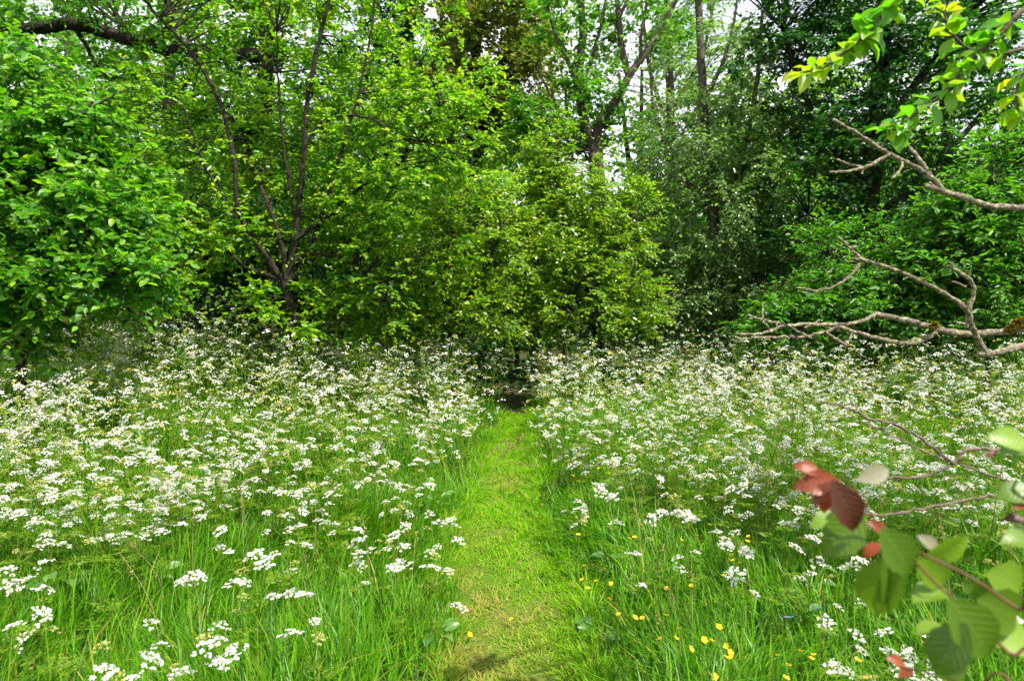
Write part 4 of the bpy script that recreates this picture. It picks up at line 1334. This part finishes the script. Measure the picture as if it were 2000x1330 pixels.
# moss tufts on the dead branch
for (px, py, d0, r) in ((1988, 632, 2.58, .022), (1999, 630, 2.58, .025), (1975, 642, 2.58, .015), (1825, 636, 2.58, .009)):
    c = P(px, py, d0)
    k = 260
    u = unit(rng.normal(size=(k, 3)))
    V, F, t = place_leaves(c + u * r * rng.uniform(.3, 1, (k, 1)) * np.array([1, .8, .7]), u + rng.normal(0, .3, (k, 3)), rng.normal(size=(k, 3)), rng.uniform(.006, .014, k), np.zeros(k), LEAF4)
    acc = Acc(); acc.add(V, [F], 0, t)
    link("moss_tuft", acc.mesh("moss_tuft", [M_lichen], FT_BASE), ft)

# leafy shoots at the top right
fruit_leaf = leaf_object_mesh("leaf", M_fruit, (0, .2, .55, 1.0), 1.5, 1.1)


def shoot(pts, r0, r1, clusters, parent, base, meshes, mat, size, name="leafy_branch", jitter=.35):
    """clusters: (t along the shoot, leaf count, size factor, youth 0-3)."""
    w = [p if isinstance(p, np.ndarray) else P(*p) for p in pts]
    s = spline(w, 6)
    md = np.mean([p[1] for p in w])
    acc = Acc()
    V, F = tube(s, np.linspace(r0, r1, len(s)) / FPX * md, 6, .04)
    acc.add(V, F)
    b = link(name, acc.mesh(name, [mat], base, True), parent)
    tan = unit(np.gradient(s, axis=0))
    for (t, cnt, k, youth) in clusters:
        i_ = int(t * (len(s) - 1))
        for q in range(cnt):
            an = q * 2.4 + rng.uniform(-.5, .5)
            side = unit(np.cross(tan[i_], np.array([0, 0, 1.0])))
            upv = np.cross(side, tan[i_])
            ax = unit(tan[i_] * rng.uniform(.1, .8) + side * math.cos(an) * 1.0 + upv * math.sin(an) * .8 + rng.normal(0, jitter, 3) + np.array([0, 0, -.15]))
            nr = np.array([0, -.35, 1.0]) + rng.normal(0, .4, 3)
            o_ = link("leaf", meshes[min(3, max(0, int(youth + rng.normal(0, .6) + .5)))], b)
            o_.matrix_local = leaf_matrix(s[i_] + ax * .006 - base, ax, nr, size * k * rng.uniform(.7, 1.2))
    return b


DT = 2.1
shoot([on_trunk(2.9), (2150, -150, 2.4), (1960, -80, 2.2), (1800, -30, DT), (1740, 15, DT), (1700, 60, DT), (1660, 95, DT), (1620, 125, 2.05), (1600, 135, 2.05), (1570, 142, 2.03)], 6, 2,
      [(.40, 5, 1.1, 0), (.44, 5, 1.1, .5), (.48, 6, 1.1, 0), (.52, 6, 1.2, 0), (.56, 7, 1.15, 0), (.60, 6, 1.1, .5), (.64, 6, .95, 1), (.70, 6, .9, 1.5), (.76, 6, .85, 1.5), (.82, 4, .75, 1), (.90, 5, .95, 2), (.96, 5, .9, 2), (1.0, 4, .85, 2.4)], ft, FT_BASE, fruit_leaf, M_twig, .066)
shoot([on_trunk(2.6), (2180, -60, 2.3), (2060, 5, 2.0), (2000, 20, 1.95), (1950, 70, 1.95), (1900, 115, 1.95), (1870, 150, 1.95), (1840, 185, 1.95), (1800, 215, 1.95), (1765, 240, 1.95), (1745, 255, 1.95)], 6, 2,
      [(.36, 5, .9, 1), (.40, 5, .9, 0), (.44, 6, .9, 0), (.48, 6, .9, .5), (.53, 6, .9, .5), (.58, 7, .95, 1), (.62, 5, .85, 1.5), (.68, 5, 1.0, .5), (.76, 5, .95, 0), (.82, 4, .8, 0), (.88, 5, .9, .5), (.94, 5, .9, 0), (1.0, 6, .9, .5)], ft, FT_BASE, fruit_leaf, M_twig, .066)
shoot([on_trunk(2.3), (2150, 60, 2.2), (2000, 95, 2.0), (1940, 108, 2.0), (1890, 95, 1.98), (1860, 65, 1.97), (1845, 30, 1.96), (1842, 0, 1.95)], 3.5, 1.5,
      [(.40, 4, .9, 1), (.50, 5, .95, .5), (.60, 5, .95, .5), (.70, 5, .9, 1), (.80, 5, .8, 1.5), (.90, 5, .75, 2), (1.0, 4, .7, 2)], ft, FT_BASE, fruit_leaf, M_twig, .066)
shoot([on_trunk(2.2), (2150, 120, 2.2), (2040, 130, 2.0), (1995, 150, 2.0), (1985, 200, 2.0), (1990, 220, 2.0)], 3.5, 1.5,
      [(.5, 4, .9, 1), (.62, 4, .9, 1), (.75, 5, .9, 1.5), (.88, 5, .95, 1.5), (1.0, 5, .95, 2)], ft, FT_BASE, fruit_leaf, M_twig, .066)
# the shady crown above the frame
wb = [(FT_BASE + np.array([1.2, .2, 4.1]), np.array([1.1, 1.0, .7]), 1.0)]
C, pos, ax, nr, size, yg, tw = foliage_arrays(wb, 26, .30, 8, 8, .07)
V, F, t = place_leaves(pos, ax, nr, size, yg, LEAF6)
acc = Acc(); acc.add(V, [F], 0, t)
f = link("foliage", acc.mesh("foliage", [M_fruit], FT_BASE), ft); f["kind"] = "stuff"
acc = Acc()
for c in C:
    s = spline([trunk_pts[-3], (trunk_pts[-3] + c) / 2 + (0, 0, .05), c], 4)
    V, F = tube(s, np.linspace(.014, .004, len(s)), 4, 0, False); acc.add(V, F)
V, F = twig_strips(tw[0], tw[1], .003); acc.add(V, [F])
f = link("branches", acc.mesh("branches", [M_bark], FT_BASE), ft); f["kind"] = "stuff"

# ------------------------------------------------------------------ sprig with reddish young leaves, close to the camera, lower right
SB = np.array([.95, .62, float(ground_z(.95, .62)) - .02])
sp = link("red_leaved_sapling", None, None, SB)
tag(sp, "sapling sprig with red young and green older leaves close up in the lower right corner", "sapling")
DS = .78


def sprig_stem(pts, r0, r1, mat):
    w = [p if isinstance(p, np.ndarray) else P(*p) for p in pts]
    s = spline(w, 6)
    acc = Acc()
    V, F = tube(s, np.linspace(r0, r1, len(s)), 8, .04)
    acc.add(V, F)
    return link("stem", acc.mesh("stem", [mat], SB, True), sp)


st_main = sprig_stem([SB, SB + np.array([.0, .01, .45]), SB + np.array([-.03, .06, .85]), (2080, 1230, .72), (1990, 1190, .74), (1900, 1130, .76), (1820, 1090, DS), (1760, 1065, DS)], .0027, .0011, M_redstem)
st_b = sprig_stem([SB + np.array([-.05, .01, .35]), SB + np.array([-.16, .03, .60]), (2090, 1380, .71), (1970, 1275, .72), (1890, 1190, .74), (1840, 1150, .75), (1790, 1100, .76), (1740, 1045, .77), (1705, 1010, DS), (1685, 975, DS), (1660, 940, DS)], .0021, .0009, M_redstem)
st_c = sprig_stem([SB + np.array([-.10, .02, .48]), (2040, 1440, .74), (1900, 1345, .78), (1830, 1320, .8), (1780, 1305, .8)], .002, .0008, M_redstem)
st_d = sprig_stem([SB + np.array([-.01, .05, .80]), (2080, 1010, .80), (2040, 900, .85), (2000, 880, .86), (1960, 860, .86)], .0026, .001, M_redstem)
sg = leaf_object_mesh("leaf", M_sprig, (0, .3, .7, 1.0), 1.3, 1.3)
rd = leaf_object_mesh("leaf", M_red, (0, .3, .7, 1.0), 1.6, 1.1)
pl = leaf_object_mesh("leaf", M_pale, (0, 0, 0, 0), 1.0)
# (base px, tip px, depth, roll of the blade, mesh set, youth, parent stem)
SPR = [((1605, 925), (1552, 905), .79, .3, rd, 3, st_b), ((1640, 938), (1556, 948), .79, -.2, rd, 2, st_b), ((1632, 938), (1585, 985), .78, .6, rd, 1, st_b), ((1622, 940), (1606, 1002), .79, .2, rd, 3, st_b),
       ((1625, 935), (1680, 1042), .77, -.25, rd, 0, st_b), ((1640, 945), (1665, 1040), .785, .9, rd, 0, st_b), ((1688, 1000), (1610, 1085), .80, -.3, sg, 1, st_b), ((1650, 1010), (1583, 1022), .82, .3, sg, 2, st_b),
       ((1672, 938), (1742, 915), .80, .35, pl, 0, st_b), ((1735, 1045), (1700, 1018), .80, .2, rd, 2, st_b), ((1720, 1030), (1790, 1125), .75, -.15, sg, 0, st_b), ((1722, 1060), (1685, 1085), .79, .2, rd, 3, st_b),
       ((1728, 1090), (1740, 1210), .77, -.7, sg, 0, st_b), ((1735, 1085), (1700, 1205), .78, .1, sg, 1, st_b), ((1790, 1090), (1860, 1145), .79, .2, sg, 2, st_main), ((1838, 1075), (1795, 1045), .81, .1, pl, 0, st_main),
       ((1805, 1085), (1905, 1055), .80, 1.2, sg, 3, st_main), ((1850, 1150), (1785, 1165), .80, .5, sg, 2, st_b), ((1925, 1120), (2015, 1160), .78, .15, sg, 2, st_main), ((1960, 1175), (1885, 1145), .79, -.4, sg, 1, st_main),
       ((1850, 1165), (1950, 1290), .72, -.1, sg, 0, st_b), ((1890, 1215), (1820, 1320), .71, .2, sg, 0, st_b), ((1850, 1225), (1785, 1230), .74, .7, sg, 2, st_b), ((1905, 1170), (2010, 1215), .76, .3, sg, 1, st_b),
       ((1915, 1235), (2030, 1250), .77, .0, sg, 3, st_b), ((1770, 1298), (1735, 1283), .80, .2, rd, 3, st_c), ((1785, 1305), (1755, 1320), .80, .4, rd, 2, st_c), ((1840, 1320), (1890, 1300), .8, .2, sg, 3, st_c),
       ((2010, 865), (1935, 850), .84, .2, sg, 3, st_d), ((2020, 880), (1955, 878), .85, .6, sg, 1, st_d), ((2030, 960), (1945, 965), .83, .2, sg, 1, st_d), ((2010, 1020), (1960, 1010), .84, .5, rd, 0, st_d),
       ((2040, 1060), (1965, 1050), .82, .3, sg, 1, st_d), ((1950, 885), (1925, 890), .86, .3, rd, 1, st_d), ((2030, 990), (1985, 985), .83, .3, rd, 2, st_d)]
view = np.array([0, 0, EYE])
for (b_, t_, d0, roll, meshes, youth, par) in SPR:
    w0, w1 = P(b_[0], b_[1], d0), P(t_[0], t_[1], d0 + rng.normal(0, .008))
    ax = w1 - w0
    size = np.linalg.norm(ax)
    tocam = unit(view - w0)
    side = unit(np.cross(unit(ax), tocam))
    nr = tocam * math.cos(roll) + side * math.sin(roll) + np.array([0, 0, .35])
    o = link("leaf", meshes[youth], par)
    o.matrix_local = leaf_matrix(w0 - SB, ax, nr, size)


# ------------------------------------------------------------------ blue damselfly hanging over the grass
d0 = 2.55
a_, b_ = P(1549, 1204, d0), P(1523, 1206, d0)
base = (a_ + b_) / 2
df = link("damselfly", None, None, base)
tag(df, "thin bright blue damselfly hanging level over the grass left of the leafy sprig", "insect")
M_blue = leaf_mat("blue_body", (.015, .12, .24), (.02, .15, .30), (.02, .14, .26), (1, 1, 1), 0.3, 0.5, 0.05)
M_wing = leaf_mat("clear_wing", (.30, .36, .34), (.34, .40, .38), (.3, .35, .35), (1, 1, 1), 0.2, 0.6, 0.6)
ax = b_ - a_
pts = [a_ + ax * t for t in (0, .03, .07, .10, .13, .22, .28, .34, .6, .9, 1.0)]
rad = [.0010, .0022, .0020, .0010, .0022, .0024, .0016, .0009, .0008, .0011, .0006]
acc = Acc(); V, F = tube(pts, rad, 7); acc.add(V, F)
link("body", acc.mesh("body", [M_blue], base, True), df)
for k in range(4):
    w0 = a_ + ax * (.16 + .05 * (k % 2))
    dr_ = unit(unit(ax) + np.array([0, (.14 if k < 2 else -.14), .10 + .08 * (k % 2)]))
    V, F, t = place_leaves(w0[None], dr_[None], np.array([[0, .3 if k < 2 else -.3, 1.0]]), np.array([.026]), np.zeros(1), (LEAF6[0] * np.array([1, .45, .2]), LEAF6[1]))
    acc = Acc(); acc.add(V, [F], 0, t)
    link("wing", acc.mesh("wing", [M_wing], base), df)
